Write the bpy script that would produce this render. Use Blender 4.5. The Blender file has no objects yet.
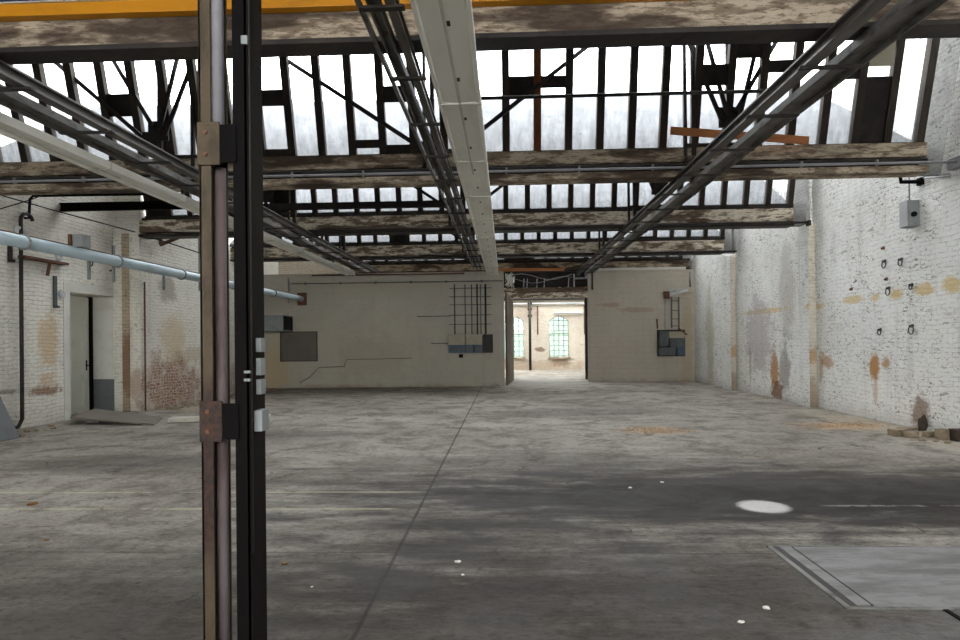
import bpy, bmesh, math, random
from mathutils import Vector, Matrix
random.seed(7)
scene = bpy.context.scene
COL = scene.collection
EYE = Vector((0, 0, 1.6))

# ------------------------------------------------------------------ camera
YAW, PITCH, ROLL, SHIFT, FPX = .0394, .0045, .0108, 17.92, 640.0
fw = Vector((-math.sin(YAW), math.cos(YAW), 0)); rt = Vector((math.cos(YAW), math.sin(YAW), 0)); up = Vector((0, 0, 1))
fw, up = fw*math.cos(PITCH)+up*math.sin(PITCH), up*math.cos(PITCH)-fw*math.sin(PITCH)
rt, up = rt*math.cos(ROLL)-up*math.sin(ROLL), up*math.cos(ROLL)+rt*math.sin(ROLL)
cd = bpy.data.cameras.new('camera'); cam = bpy.data.objects.new('camera', cd); COL.objects.link(cam)
cam.matrix_world = Matrix(((rt.x, up.x, -fw.x, EYE.x), (rt.y, up.y, -fw.y, EYE.y), (rt.z, up.z, -fw.z, EYE.z), (0, 0, 0, 1)))
cd.sensor_width = 36; cd.lens = 36*FPX/960; cd.shift_y = SHIFT/960; cd.clip_end = 300; cd.clip_start = .05
scene.camera = cam

def _ray(x, y):
    return rt*((x-480)/FPX)+up*((320+SHIFT-y)/FPX)+fw
def aY(x, y, Y):
    d = _ray(x, y); return EYE+d*(Y/d.y)
def aX(x, y, X):
    d = _ray(x, y); return EYE+d*(X/d.x)
def aZ(x, y, Z=0):
    d = _ray(x, y); return EYE+d*((Z-1.6)/d.z)

# ------------------------------------------------------------------ mesh builder
class MB:
    def __init__(s): s.bm = bmesh.new()
    def box(s, c, size, rot=None, bev=0):
        r = bmesh.ops.create_cube(s.bm, size=1)
        vs = r['verts']
        M = Matrix.Translation(Vector(c)) @ (rot.to_4x4() if rot else Matrix.Identity(4)) @ Matrix.Diagonal((size[0], size[1], size[2], 1))
        bmesh.ops.transform(s.bm, matrix=M, verts=vs)
        if bev:
            es = list({e for v in vs for e in v.link_edges})
            bmesh.ops.bevel(s.bm, geom=es, offset=bev, segments=2, affect='EDGES', profile=.6)
        return s
    def mm(s, a, b, bev=0):
        a, b = Vector(a), Vector(b)
        return s.box((a+b)/2, [abs(b[i]-a[i]) for i in range(3)], bev=bev)
    def bar(s, a, b, w, h, upv=(0, 0, 1), bev=0):
        a, b = Vector(a), Vector(b); d = (b-a); L = d.length; d.normalize()
        u = Vector(upv)
        if abs(d.dot(u)) > .98: u = Vector((1, 0, 0))
        x = d.cross(u).normalized(); u = x.cross(d).normalized()
        R = Matrix((x, d, u)).transposed()
        return s.box((a+b)/2, (w, L, h), R, bev)
    def tube(s, pts, r, seg=8):
        pts = [Vector(p) for p in pts]; rings = []
        n = len(pts); px = None
        for i, p in enumerate(pts):
            d = (pts[min(i+1, n-1)]-pts[max(i-1, 0)]).normalized()
            u = px if px is not None else Vector((0, 0, 1))
            if abs(d.dot(u)) > .97: u = Vector((1, 0, 0)) if abs(d.x) < .9 else Vector((0, 1, 0))
            x = d.cross(u).normalized(); y = x.cross(d).normalized(); px = y
            rr = r[i] if isinstance(r, (list, tuple)) else r
            rings.append([s.bm.verts.new(p+(x*math.cos(t)+y*math.sin(t))*rr) for t in [2*math.pi*k/seg for k in range(seg)]])
        for i in range(n-1):
            for k in range(seg):
                f = s.bm.faces.new((rings[i][k], rings[i][(k+1) % seg], rings[i+1][(k+1) % seg], rings[i+1][k])); f.smooth = True
        s.bm.faces.new(rings[0]); s.bm.faces.new(list(reversed(rings[-1])))
        return s
    def prism(s, poly, vec):
        vec = Vector(vec)
        a = [s.bm.verts.new(Vector(p)) for p in poly]; b = [s.bm.verts.new(Vector(p)+vec) for p in poly]
        n = len(a)
        s.bm.faces.new(a); s.bm.faces.new(list(reversed(b)))
        for i in range(n): s.bm.faces.new((a[i], b[i], b[(i+1) % n], a[(i+1) % n]))
        return s
    def ring(s, c, R, r, axis='X', seg=16, a0=0, a1=2*math.pi):
        n = seg+1; pts = []
        for i in range(n):
            t = a0+(a1-a0)*i/seg
            p = {'X': (0, math.cos(t), math.sin(t)), 'Y': (math.cos(t), 0, math.sin(t)), 'Z': (math.cos(t), math.sin(t), 0)}[axis]
            pts.append(Vector(c)+Vector(p)*R)
        return s.tube(pts, r, 6)
    def lump(s, c, size, seed=0, rough=.25, flat=False, sub=2):
        r = bmesh.ops.create_icosphere(s.bm, subdivisions=sub, radius=1)
        rnd = random.Random(seed)
        for v in r['verts']:
            k = 1+rnd.uniform(-rough, rough)
            v.co = Vector((v.co.x*size[0]*k, v.co.y*size[1]*k, v.co.z*size[2]*k))
            if v.co.z < -size[2]*.5: v.co.z = -size[2]*.5
            v.co += Vector((c[0], c[1], c[2]+size[2]*.5))
        return s
    def rough(s, amt, seed=1):
        rnd = random.Random(seed)
        for v in s.bm.verts: v.co += Vector((rnd.uniform(-1, 1), rnd.uniform(-1, 1), rnd.uniform(-1, 1)))*amt
        return s
    def build(s, name, mat, parent=None):
        bmesh.ops.recalc_face_normals(s.bm, faces=s.bm.faces[:])
        me = bpy.data.meshes.new(name); s.bm.to_mesh(me); s.bm.free()
        me.materials.append(mat)
        o = bpy.data.objects.new(name, me); COL.objects.link(o)
        if parent:
            o.parent = parent
            o.matrix_parent_inverse = Matrix.Translation(-parent.location)
        return o

def tag(o, label, cat, group=None, kind=None):
    o['label'] = label; o['category'] = cat
    if group: o['group'] = group
    if kind: o['kind'] = kind
    return o
def thing(name, label, cat, loc=(0, 0, 0), group=None):
    o = bpy.data.objects.new(name, None); COL.objects.link(o); o.location = Vector(loc); o.empty_display_size = .1
    return tag(o, label, cat, group)
def struct(o):
    o['kind'] = 'structure'; return o
def sroot(name, loc=(0, 0, 0)):
    o = bpy.data.objects.new(name, None); COL.objects.link(o); o.location = Vector(loc); o['kind'] = 'structure'; return o

# ------------------------------------------------------------------ materials
class NT:
    def __init__(s, name):
        s.m = bpy.data.materials.new(name); s.m.use_nodes = True
        s.t = s.m.node_tree; s.t.nodes.clear()
        s.out = s.t.nodes.new('ShaderNodeOutputMaterial')
        s.pos = s.n('ShaderNodeNewGeometry').outputs['Position']
        sp = s.n('ShaderNodeSeparateXYZ', {0: s.pos}); s.X, s.Y, s.Z = sp.outputs
    def n(s, typ, ins={}, **pr):
        nd = s.t.nodes.new(typ)
        for k, v in pr.items(): setattr(nd, k, v)
        for k, v in ins.items():
            if isinstance(v, bpy.types.NodeSocket): s.t.links.new(v, nd.inputs[k])
            else: nd.inputs[k].default_value = v
        return nd
    def math(s, op, a, b=0.0, clamp=False):
        return s.n('ShaderNodeMath', {0: a, 1: b}, operation=op, use_clamp=clamp).outputs[0]
    def vec(s, x, y, z=0.0): return s.n('ShaderNodeCombineXYZ', {0: x, 1: y, 2: z}).outputs[0]
    def noise(s, scale, detail=4, rough=.55, vec=None, dist=0.0):
        return s.n('ShaderNodeTexNoise', {'Vector': vec or s.pos, 'Scale': scale, 'Detail': detail, 'Roughness': rough, 'Distortion': dist}).outputs['Fac']
    def sm(s, v, a, b, lo=0.0, hi=1.0):
        return s.n('ShaderNodeMapRange', {0: v, 1: a, 2: b, 3: lo, 4: hi}, interpolation_type='SMOOTHSTEP').outputs[0]
    def mix(s, f, a, b, mode='MIX'):
        nd = s.t.nodes.new('ShaderNodeMix'); nd.data_type = 'RGBA'; nd.blend_type = mode
        for sock, v in ((nd.inputs[0], f), (nd.inputs[6], a), (nd.inputs[7], b)):
            if isinstance(v, bpy.types.NodeSocket): s.t.links.new(v, sock)
            else: sock.default_value = (*v, 1) if isinstance(v, (tuple, list)) and len(v) == 3 else v
        return nd.outputs[2]
    def blob(s, u, v, cu, cv, ru, rv, nz=None, k=1.2, a=1.15, b=.35):
        du = s.math('DIVIDE', s.math('SUBTRACT', u, cu), ru); dv = s.math('DIVIDE', s.math('SUBTRACT', v, cv), rv)
        d = s.math('SQRT', s.math('ADD', s.math('MULTIPLY', du, du), s.math('MULTIPLY', dv, dv)))
        if nz is not None: d = s.math('ADD', d, s.math('MULTIPLY', s.math('SUBTRACT', nz, .5), k))
        return s.sm(d, a, b)
    def line(s, v, c, w, soft=None):
        d = s.math('ABSOLUTE', s.math('SUBTRACT', v, c)); return s.sm(d, w, w*.4 if soft is None else soft)
    def finish(s, color, rough=.8, bump=None, bs=.3, bd=.02, metal=0.0, spec=.3):
        p = s.n('ShaderNodeBsdfPrincipled', {'Roughness': rough, 'Metallic': metal, 'Specular IOR Level': spec})
        if isinstance(color, bpy.types.NodeSocket): s.t.links.new(color, p.inputs['Base Color'])
        else: p.inputs['Base Color'].default_value = (*color, 1)
        if bump is not None:
            b = s.n('ShaderNodeBump', {'Height': bump, 'Strength': bs, 'Distance': bd})
            s.t.links.new(b.outputs[0], p.inputs['Normal'])
        s.t.links.new(p.outputs[0], s.out.inputs[0])
        return s.m

def h(r, g, b):  # sRGB 0-255 to linear
    f = lambda c: (c/255/12.92) if c/255 <= .04045 else ((c/255+.055)/1.055)**2.4
    return (f(r), f(g), f(b))

def weathered(name, base, dark, light=None, scale=6, amt=.6, rough=.75, metal=0.0, stretch=None, bs=.25, spec=.3, rust=None):
    t = NT(name)
    v = t.n('ShaderNodeMapping', {'Vector': t.pos, 'Scale': stretch or (1, 1, 1)}).outputs[0]
    n1 = t.noise(scale, 6, .65, v); n2 = t.noise(scale*.23+.3, 3, .6, v)
    c = t.mix(t.math('MULTIPLY', t.sm(n1, .45, .72), amt), base, dark)
    if light: c = t.mix(t.math('MULTIPLY', t.sm(n2, .48, .7), .7), c, light)
    if rust: c = t.mix(t.math('MULTIPLY', t.sm(t.noise(scale*.8, 5, .7, v), .55, .7), .8), c, rust)
    return t.finish(c, rough, n1, bs, .01, metal, spec)

def brick_mat(name, axis, base, stains=(), brickpaint=.35, exposed=(), bw=.25, rh=.078, dirt=(.28, .24, .19), speck=.5, low=.5, lowz=.7, bump=.8):
    t = NT(name)
    u = t.Y if axis == 'X' else t.X
    vv = t.vec(u, t.Z)
    wob = t.noise(1.3, 3, .5)
    wv = t.n('ShaderNodeVectorMath', {0: vv, 1: t.vec(t.math('MULTIPLY', wob, .10), t.math('MULTIPLY', wob, .16))}, operation='ADD').outputs[0]
    bk = t.n('ShaderNodeTexBrick', {'Vector': wv, 'Color1': (1, 1, 1, 1), 'Color2': (.78, .78, .78, 1), 'Mortar': (.2, .2, .2, 1), 'Scale': 1.0, 'Mortar Size': .011, 'Mortar Smooth': .5, 'Bias': 0.0, 'Brick Width': bw, 'Row Height': rh})
    mort = bk.outputs['Fac']; bc = bk.outputs['Color']
    nl = t.noise(.55, 5, .6); nm = t.noise(2.3, 6, .65); nf = t.noise(17, 4, .7); nv = t.noise(7, 5, .7, t.n('ShaderNodeMapping', {'Vector': t.pos, 'Scale': (1, 1, 1.6)}).outputs[0])
    c = t.mix(t.sm(nl, .35, .68), base, tuple(x*.93 for x in base))
    c = t.mix(t.math('MULTIPLY', t.sm(nm, .5, .75), .22), c, (base[0]*.75, base[1]*.7, base[2]*.6))
    # mortar lines showing unevenly through the paint
    mm = t.math('MULTIPLY', mort, t.sm(nv, .42, .6, .05, 1.0))
    c = t.mix(t.math('MULTIPLY', mm, brickpaint), c, dirt)
    # chipped specks
    sp = t.math('MULTIPLY', t.sm(nf, .60, .68), t.sm(nm, .4, .6))
    c = t.mix(t.math('MULTIPLY', sp, speck), c, dirt)
    ns = t.noise(1.0, 5, .75, t.n('ShaderNodeMapping', {'Vector': vv, 'Scale': (6.0, 14, 1)}).outputs[0], 1.6)
    sk = t.math('MULTIPLY', t.sm(ns, .555, .63), t.sm(t.noise(1.1, 4, .6), .34, .56))
    c = t.mix(t.math('MULTIPLY', sk, speck*1.15, True), c, tuple(x*.8 for x in dirt))
    nd = t.noise(1.0, 3, .6, t.n('ShaderNodeMapping', {'Vector': vv, 'Scale': (3.1, .35, 1)}).outputs[0])
    c = t.mix(t.math('MULTIPLY', t.sm(nd, .52, .75), .18), c, (dirt[0]*1.5, dirt[1]*1.45, dirt[2]*1.3))
    # dirty foot of the wall
    lo = t.math('MULTIPLY', t.sm(t.math('ADD', t.Z, t.math('MULTIPLY', nm, .5)), lowz, .2), low)
    c = t.mix(lo, c, (dirt[0]*1.1, dirt[1]*.95, dirt[2]*.8))
    nst = t.math('ADD', t.math('MULTIPLY', nm, .55), t.math('MULTIPLY', nv, .45))
    for (cu, cz, ru, rz, col, st) in stains:
        m = t.blob(u, t.Z, cu, cz, ru, rz, nst, 3.4, 1.1, .5)
        c = t.mix(t.math('MULTIPLY', m, st), c, col)
    for (cu, cz, ru, rz, st) in exposed:      # paint gone: red brick with pale joints
        m = t.blob(u, t.Z, cu, cz, ru, rz, nm, 2.2)
        m = t.math('MULTIPLY', m, t.sm(nf, .35, .5))
        red = t.mix(t.sm(nv, .4, .65), h(128, 72, 50), h(150, 110, 84)); red = t.mix(mort, red, h(186, 170, 148))
        c = t.mix(t.math('MULTIPLY', m, st), c, red)
    hgt = t.math('ADD', t.math('MULTIPLY', mort, -1.0), t.math('MULTIPLY', nf, .6))
    return t.finish(c, .85, hgt, bump, .02, 0, .12)

def glass_mat(name, tint, dirt_lo, dirt_hi, z0, z1, dcol):
    t = NT(name)
    dz = t.sm(t.Z, z0, z1, dirt_lo, dirt_hi)
    n = t.noise(3.5, 5, .7, t.n('ShaderNodeMapping', {'Vector': t.pos, 'Scale': (2.5, 1, .8)}).outputs[0]); n2 = t.noise(12, 4, .7)
    f = t.math('MULTIPLY', dz, t.sm(n, .3, .7, .35, 1.25), True)
    f = t.math('ADD', f, t.math('MULTIPLY', t.sm(n2, .64, .72), .35), True)
    tr = t.n('ShaderNodeBsdfTransparent', {'Color': (*tint, 1)})
    df = t.n('ShaderNodeBsdfTranslucent', {'Color': (*dcol, 1)})
    d2 = t.n('ShaderNodeBsdfDiffuse', {'Color': (*[x*.5 for x in dcol], 1)})
    a = t.n('ShaderNodeMixShader', {0: .3, 1: df.outputs[0], 2: d2.outputs[0]})
    b = t.n('ShaderNodeMixShader', {0: f, 1: tr.outputs[0], 2: a.outputs[0]})
    gl = t.n('ShaderNodeBsdfGlossy', {'Color': (.9, .95, 1, 1), 'Roughness': .06})
    e = t.n('ShaderNodeMixShader', {0: .04, 1: b.outputs[0], 2: gl.outputs[0]})
    t.t.links.new(e.outputs[0], t.out.inputs[0]); return t.m

M = {}
M['dark_steel'] = weathered('dark_steel', h(44, 40, 38), h(22, 20, 19), h(66, 56, 48), 7, .7, .6, .2)
M['rail_steel'] = weathered('rail_steel', h(84, 80, 76), h(40, 36, 33), h(112, 108, 102), 9, .6, .5, .35, (1, .25, 1))
M['plate_steel'] = weathered('plate_steel', h(112, 110, 106), h(46, 42, 39), h(146, 144, 140), 11, .85, .6, .1, (1, .4, 1), spec=.15)
M['black_paint'] = weathered('black_paint', h(13, 11, 11), h(6, 6, 6), h(28, 20, 17), 6, .5, .8, 0, (1, 1, .3), spec=.08)
M['column_brown'] = weathered('column_brown', h(28, 25, 23), h(15, 14, 13), h(40, 34, 29), 6, .6, .8, 0, (1, 1, .3), spec=.08)
M['mauve_pipe'] = weathered('mauve_pipe', h(108, 94, 94), h(60, 44, 42), h(136, 126, 126), 7, .6, .6, 0, (1, 1, .35))
M['grey_pipe'] = weathered('grey_pipe', h(136, 134, 138), h(92, 88, 88), None, 5, .5, .55)
M['white_paint'] = weathered('white_paint', h(196, 194, 184), h(150, 146, 134), h(208, 206, 198), 5, .5, .55, 0, (1, .3, 1), .12)
M['trunk_paint'] = weathered('trunk_paint', h(236, 236, 228), h(206, 204, 194), None, 4, .5, .5, 0, (1, .25, 1), .1)
M['yellow'] = weathered('yellow_paint', h(190, 126, 12), h(120, 78, 10), None, 4, .4, .5, 0, (.4, 1, 1), .1)
M['navy'] = weathered('navy_paint', h(30, 36, 70), h(18, 20, 40), None, 4, .4, .6)
M['rafter'] = weathered('rafter_wood', h(52, 46, 41), h(28, 24, 22), h(66, 58, 50), 8, .6, .85, 0, (3, 1, .5))
M['rafter_rust'] = weathered('rafter_rust', h(112, 66, 40), h(60, 40, 30), None, 8, .6, .85)
M['board'] = weathered('dark_board', h(42, 38, 36), h(22, 20, 19), h(60, 54, 50), 6, .6, .85)
M['orange_wood'] = weathered('orange_wood', h(186, 122, 76), h(120, 70, 40), None, 5, .5, .8, 0, (.3, 1, 3))
M['blue_duct'] = weathered('blue_duct', h(170, 186, 194), h(130, 144, 152), h(190, 204, 210), 7, .5, .45, .1, (1, .3, 1), .15)
M['rust'] = weathered('rust_metal', h(98, 66, 48), h(50, 36, 28), None, 9, .6, .8)
M['grey_box'] = weathered('grey_box', h(128, 132, 132), h(90, 92, 92), None, 5, .5, .6)
M['light_box'] = weathered('light_box', h(186, 190, 192), h(140, 142, 142), None, 5, .4, .5)
M['beige_box'] = weathered('beige_box', h(150, 144, 124), h(118, 110, 92), None, 5, .4, .6)
M['blue_box'] = weathered('blue_box', h(62, 80, 96), h(38, 48, 58), h(80, 100, 116), 8, .5, .5)
M['slate_box'] = weathered('slate_box', h(78, 84, 84), h(44, 48, 48), None, 7, .5, .6)
M['black'] = weathered('matt_black', h(16, 15, 15), h(8, 8, 8), None, 5, .4, .8)
M['panel_grey'] = weathered('panel_grey', h(96, 90, 84), h(78, 72, 66), None, 4, .4, .7)
M['door'] = weathered('door_paint', h(214, 216, 206), h(180, 180, 168), None, 3, .4, .6, 0, None, .1)
M['dado'] = weathered('dado_grey', h(100, 104, 104), h(80, 82, 82), None, 4, .4, .7)
M['plaster'] = weathered('plaster_white', h(206, 206, 198), h(178, 174, 162), None, 3, .5, .8)
M['rubble'] = weathered('rubble_brick', h(142, 128, 108), h(84, 70, 58), h(186, 178, 164), 10, .6, .9)
M['rubble_dark'] = weathered('rubble_dark', h(64, 54, 46), h(34, 28, 24), None, 10, .6, .9)
M['paper'] = weathered('paper', h(226, 224, 214), h(180, 176, 164), None, 20, .4, .8)
M['shaving'] = weathered('shaving_wood', h(176, 142, 102), h(130, 98, 66), None, 20, .5, .9)
M['leaf'] = weathered('leaf_brown', h(120, 84, 46), h(70, 48, 28), None, 20, .4, .8)
M['ramp'] = weathered('ramp_plate', h(118, 110, 102), h(84, 76, 70), None, 4, .5, .8)
M['slab'] = weathered('pale_slab', h(190, 188, 176), h(150, 146, 134), None, 5, .5, .8)
M['sheet_dark'] = weathered('sheet_dark', h(90, 92, 94), h(66, 66, 68), None, 3, .5, .6)
M['cable'] = weathered('cable_black', h(30, 32, 38), h(18, 18, 22), None, 5, .3, .6)
M['frame_green'] = weathered('frame_green', h(128, 146, 122), h(90, 100, 86), None, 5, .4, .6)
M['leaf_dark'] = weathered('door_leaf_brown', h(92, 80, 68), h(58, 48, 40), h(120, 110, 96), 4, .6, .8, 0, (1, 1, .3))
M['roof_out'] = weathered('roof_felt', h(84, 85, 88), h(66, 66, 68), h(96, 98, 101), 3, .6, .9)
M['concrete_patch'] = None

def whitewash(name, base, dark, k):
    t = NT(name)
    v = t.n('ShaderNodeMapping', {'Vector': t.pos, 'Scale': (.5, 1, 2.2)}).outputs[0]
    n1 = t.noise(5, 7, .7, v); n2 = t.noise(1.1, 4, .6, v); n3 = t.noise(22, 4, .7, v)
    c = t.mix(t.sm(n1, .45, .56), base, h(116, 102, 86))
    c = t.mix(t.math('MULTIPLY', t.sm(n2, .5-k, .59), .9), c, dark)
    c = t.mix(t.math('MULTIPLY', t.sm(n3, .54, .62), .6), c, dark)
    return t.finish(c, .9, n1, .5, .015)
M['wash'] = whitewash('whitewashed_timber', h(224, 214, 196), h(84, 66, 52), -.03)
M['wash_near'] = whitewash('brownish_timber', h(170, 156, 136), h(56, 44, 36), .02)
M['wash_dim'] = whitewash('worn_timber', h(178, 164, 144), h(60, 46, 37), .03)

# floor
def floor_mat():
    t = NT('concrete_floor')
    nl = t.noise(.35, 6, .6); nm = t.noise(1.6, 8, .68, dist=.6); nf = t.noise(9, 6, .75); ng = t.noise(45, 4, .8); nh = t.noise(24, 5, .8, t.n('ShaderNodeMapping', {'Vector': t.pos, 'Scale': (.5, 1.2, 1)}).outputs[0])
    st = t.noise(2.2, 6, .65, t.n('ShaderNodeMapping', {'Vector': t.pos, 'Scale': (.45, 1.6, 1)}).outputs[0])
    c = t.mix(t.sm(nl, .35, .65), h(164, 157, 147), h(134, 126, 116))
    c = t.mix(t.math('MULTIPLY', t.sm(nm, .44, .64), .7), c, h(92, 84, 76))
    c = t.mix(t.math('MULTIPLY', t.sm(st, .5, .7), .35), c, h(170, 165, 156))
    c = t.mix(t.math('MULTIPLY', t.sm(nf, .5, .66), .5), c, h(64, 55, 48))
    c = t.mix(t.math('MULTIPLY', t.sm(ng, .52, .66), .4), c, h(54, 47, 41))
    c = t.mix(t.math('MULTIPLY', t.sm(nh, .5, .64), .5), c, h(60, 52, 46)); c = t.mix(t.math('MULTIPLY', t.sm(nh, .47, .36), .35), c, h(176, 168, 156))
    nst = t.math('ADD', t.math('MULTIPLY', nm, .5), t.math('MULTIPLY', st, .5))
    dk = h(40, 35, 31)  # dark stains, plus broad near-floor blobs that paint in the dimmer foreground
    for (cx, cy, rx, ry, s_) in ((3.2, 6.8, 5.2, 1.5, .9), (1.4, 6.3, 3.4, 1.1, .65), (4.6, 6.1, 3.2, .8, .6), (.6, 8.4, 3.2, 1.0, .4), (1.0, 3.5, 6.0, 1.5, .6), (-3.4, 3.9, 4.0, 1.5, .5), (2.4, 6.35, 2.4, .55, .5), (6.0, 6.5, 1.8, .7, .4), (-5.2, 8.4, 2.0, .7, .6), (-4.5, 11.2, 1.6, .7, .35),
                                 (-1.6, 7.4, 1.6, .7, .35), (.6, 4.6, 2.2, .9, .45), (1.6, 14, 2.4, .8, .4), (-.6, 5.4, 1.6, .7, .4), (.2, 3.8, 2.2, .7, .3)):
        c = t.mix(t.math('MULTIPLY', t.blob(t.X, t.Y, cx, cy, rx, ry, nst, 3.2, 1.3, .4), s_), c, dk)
    # sandy dust along both walls, sawdust stains, a bluish grey near patch
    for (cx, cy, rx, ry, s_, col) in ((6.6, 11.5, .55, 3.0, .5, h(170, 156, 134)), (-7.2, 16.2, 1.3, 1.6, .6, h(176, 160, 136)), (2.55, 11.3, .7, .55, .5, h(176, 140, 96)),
                                      (5.95, 11.7, .8, .5, .55, h(178, 136, 90)), (1.5, 24.5, 2.6, 4.5, .6, h(200, 198, 192)), (3.4, 3.0, 2.2, 1.0, .3, h(120, 124, 130))):  # the large pale patch paints the bright daylit floor at the opening
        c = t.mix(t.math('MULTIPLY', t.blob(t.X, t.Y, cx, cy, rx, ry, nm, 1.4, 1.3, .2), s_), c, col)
    wob = t.math('MULTIPLY', t.math('SUBTRACT', nf, .5), .012)
    Xw = t.math('ADD', t.X, wob); Yw = t.math('ADD', t.Y, wob)
    # faded painted lines on the left
    left = t.math('MULTIPLY', t.sm(t.X, -.7, -1.2), t.sm(nm, .62, .45))
    for yy, w_ in ((6.1, .045), (6.78, .035)):
        c = t.mix(t.math('MULTIPLY', t.math('MULTIPLY', t.line(Yw, yy, w_), left), .55), c, h(190, 182, 150))
    rl = t.math('MULTIPLY', t.sm(t.X, 2.9, 3.2), t.sm(nm, .56, .46))
    c = t.mix(t.math('MULTIPLY', t.math('MULTIPLY', t.line(Yw, 6.2, .04), rl), .5), c, h(160, 158, 152))
    # slab joints
    j = t.line(Xw, -.84, .018)
    j = t.math('MAXIMUM', j, t.math('MULTIPLY', t.line(Yw, 4.83, .012), .7))
    j = t.math('MAXIMUM', j, t.math('MULTIPLY', t.line(Yw, 9.3, .012), .25))
    c = t.mix(t.math('MULTIPLY', j, .75), c, h(46, 42, 40))
    # hairline cracks
    cr = t.n('ShaderNodeTexVoronoi', {'Vector': t.n('ShaderNodeVectorMath', {0: t.pos, 1: t.n('ShaderNodeTexNoise', {'Vector': t.pos, 'Scale': 1.8, 'Detail': 5}).outputs['Color']}, operation='ADD').outputs[0], 'Scale': .55}, feature='DISTANCE_TO_EDGE').outputs['Distance']
    cm = t.math('MULTIPLY', t.sm(cr, .009, .002), t.sm(t.noise(.8, 3), .5, .6))
    c = t.mix(t.math('MULTIPLY', cm, .7), c, h(44, 40, 38))
    hgt = t.math('SUBTRACT', t.math('ADD', t.math('MULTIPLY', nf, .5), t.math('MULTIPLY', nm, .5)), t.math('MULTIPLY', t.math('MAXIMUM', j, cm), .8))
    return t.finish(c, t.sm(nm, .3, .7, .68, .92), hgt, .4, .012, 0, .2)
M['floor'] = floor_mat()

Wt = h(246, 246, 243)
yel, org, rst, gry = h(216, 186, 104), h(178, 128, 66), h(120, 84, 56), h(120, 108, 94)
M['wall_right'] = brick_mat('painted_brick_right', 'X', Wt, stains=[
    (17.9, 2.33, 1.9, .09, yel, .6), (14.8, 2.3, .35, .09, yel, .6), (13.35, 2.36, .4, .08, yel, .6), (12.57, 2.35, .2, .10, yel, .65), (11.85, 2.37, .22, .13, yel, .75), (11.1, 2.38, .3, .12, yel, .7), (10.45, 2.4, .25, .16, yel, .7),
    (12.63, 1.03, .18, .3, org, .9), (12.25, 1.1, .16, .13, org, .75), (12.6, .6, .08, .45, org, .4), (14.5, 1.05, .3, .16, org, .7), (14.7, .9, .12, .4, org, .5),
    (17.2, .7, .28, .75, org, .85), (17.1, .2, .5, .32, rst, .8), (11.28, .25, .3, .36, rst, .75), (18.9, .9, .12, .6, rst, .45),
    (18.3, 1.7, 1.2, 1.2, h(170, 158, 158), .6), (16.6, .8, .35, .9, gry, .6), (16.4, 2.8, .5, 1.6, h(176, 170, 160), .5), (22.5, 1.4, .5, 2.4, h(190, 184, 160), .7)], brickpaint=.3, speck=.75, dirt=h(104, 96, 86), low=.3, lowz=.6)
M['wall_left'] = brick_mat('painted_brick_left', 'X', h(230, 227, 217), stains=[
    (12.75, 1.7, .35, .75, h(196, 162, 108), .6), (12.6, .68, .55, .10, h(124, 92, 66), .75), (12.7, .9, .3, .2, h(190, 150, 96), .5), (11.5, .74, .9, .05, gry, .7), (16.5, 1.75, .7, .8, h(200, 172, 126), .5), (17.6, 1.3, 1.5, .25, h(176, 150, 120), .4), (13, 4.0, 3.5, .35, h(170, 160, 146), .4), (16.2, 3.0, .5, .4, h(140, 130, 114), .6)],
    exposed=[(16.4, .45, 1.9, .85, .9), (15.6, 1.0, .4, .5, .7), (12.6, .7, .4, .14, .5), (20.0, .4, 3.0, .6, .6)], brickpaint=.35, speck=.45, dirt=h(110, 96, 82), low=.3)
M['wall_step'] = brick_mat('painted_brick_step', 'Y', h(230, 227, 217), stains=[(-8.7, .6, .3, .5, h(150, 116, 84), .6)], brickpaint=.3, dirt=h(110, 96, 82), low=.3)
M['wall_back'] = brick_mat('painted_block_back', 'Y', h(172, 167, 155), stains=[(-4.7, 1.0, 1.5, .9, h(150, 142, 126), .35), (-4.8, 3.6, 4, .25, h(170, 160, 140), .4), (-8.2, .6, .6, 1.2, h(176, 156, 120), .6)],
    bump=.3, brickpaint=.1, bw=.5, rh=.2, dirt=h(112, 104, 92), speck=.15, low=.5, lowz=.35)
M['wall_back2'] = brick_mat('painted_block_right', 'Y', h(178, 170, 157), stains=[(3.9, 2.9, .5, .1, h(150, 128, 112), .6), (4.9, 2.7, .7, .12, h(150, 128, 112), .6), (6.8, 1.5, .3, 2.5, h(160, 144, 116), .5)],
    bump=.4, brickpaint=.3, bw=.5, rh=.2, dirt=h(122, 112, 98), speck=.2, low=.4, lowz=.35)
M['wall_far'] = brick_mat('painted_brick_far', 'Y', h(216, 206, 190), stains=[(2.9, .4, .7, .25, h(130, 104, 80), .7), (1.9, 1.1, .3, .12, h(120, 92, 72), .8), (1, .3, 4, .3, h(170, 146, 120), .5)],
    exposed=[(.8, 3.0, 1.5, .5, .35)], brickpaint=.4, dirt=h(150, 130, 110), low=.3)
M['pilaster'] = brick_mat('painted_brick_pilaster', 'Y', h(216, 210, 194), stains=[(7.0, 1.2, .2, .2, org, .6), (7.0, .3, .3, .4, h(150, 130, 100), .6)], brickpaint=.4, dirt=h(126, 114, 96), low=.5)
M['brown_strip'] = brick_mat('brown_brick_strip', 'Y', h(184, 168, 144), stains=[(-9.04, 1.2, .3, .9, h(120, 84, 60), .7)], brickpaint=.6, dirt=h(84, 66, 50), low=.4)

GL = {}
for n, YB in enumerate(range(8)): pass
M['glass'] = glass_mat('dirty_glass', (.95, .97, .97), .65, .1, 4.7, 6.0, (.11, .115, .118))
M['glass_dimmer'] = glass_mat('dimming_glass', (.15, .15, .147), .2, .2, 4.7, 6.2, (.05, .05, .05))  # dark tint to dim the over-lit wall strip behind it
M['glass_green'] = glass_mat('frosted_glass', (.09, .115, .10), .5, .5, .5, 3, (.09, .115, .1))

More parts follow.
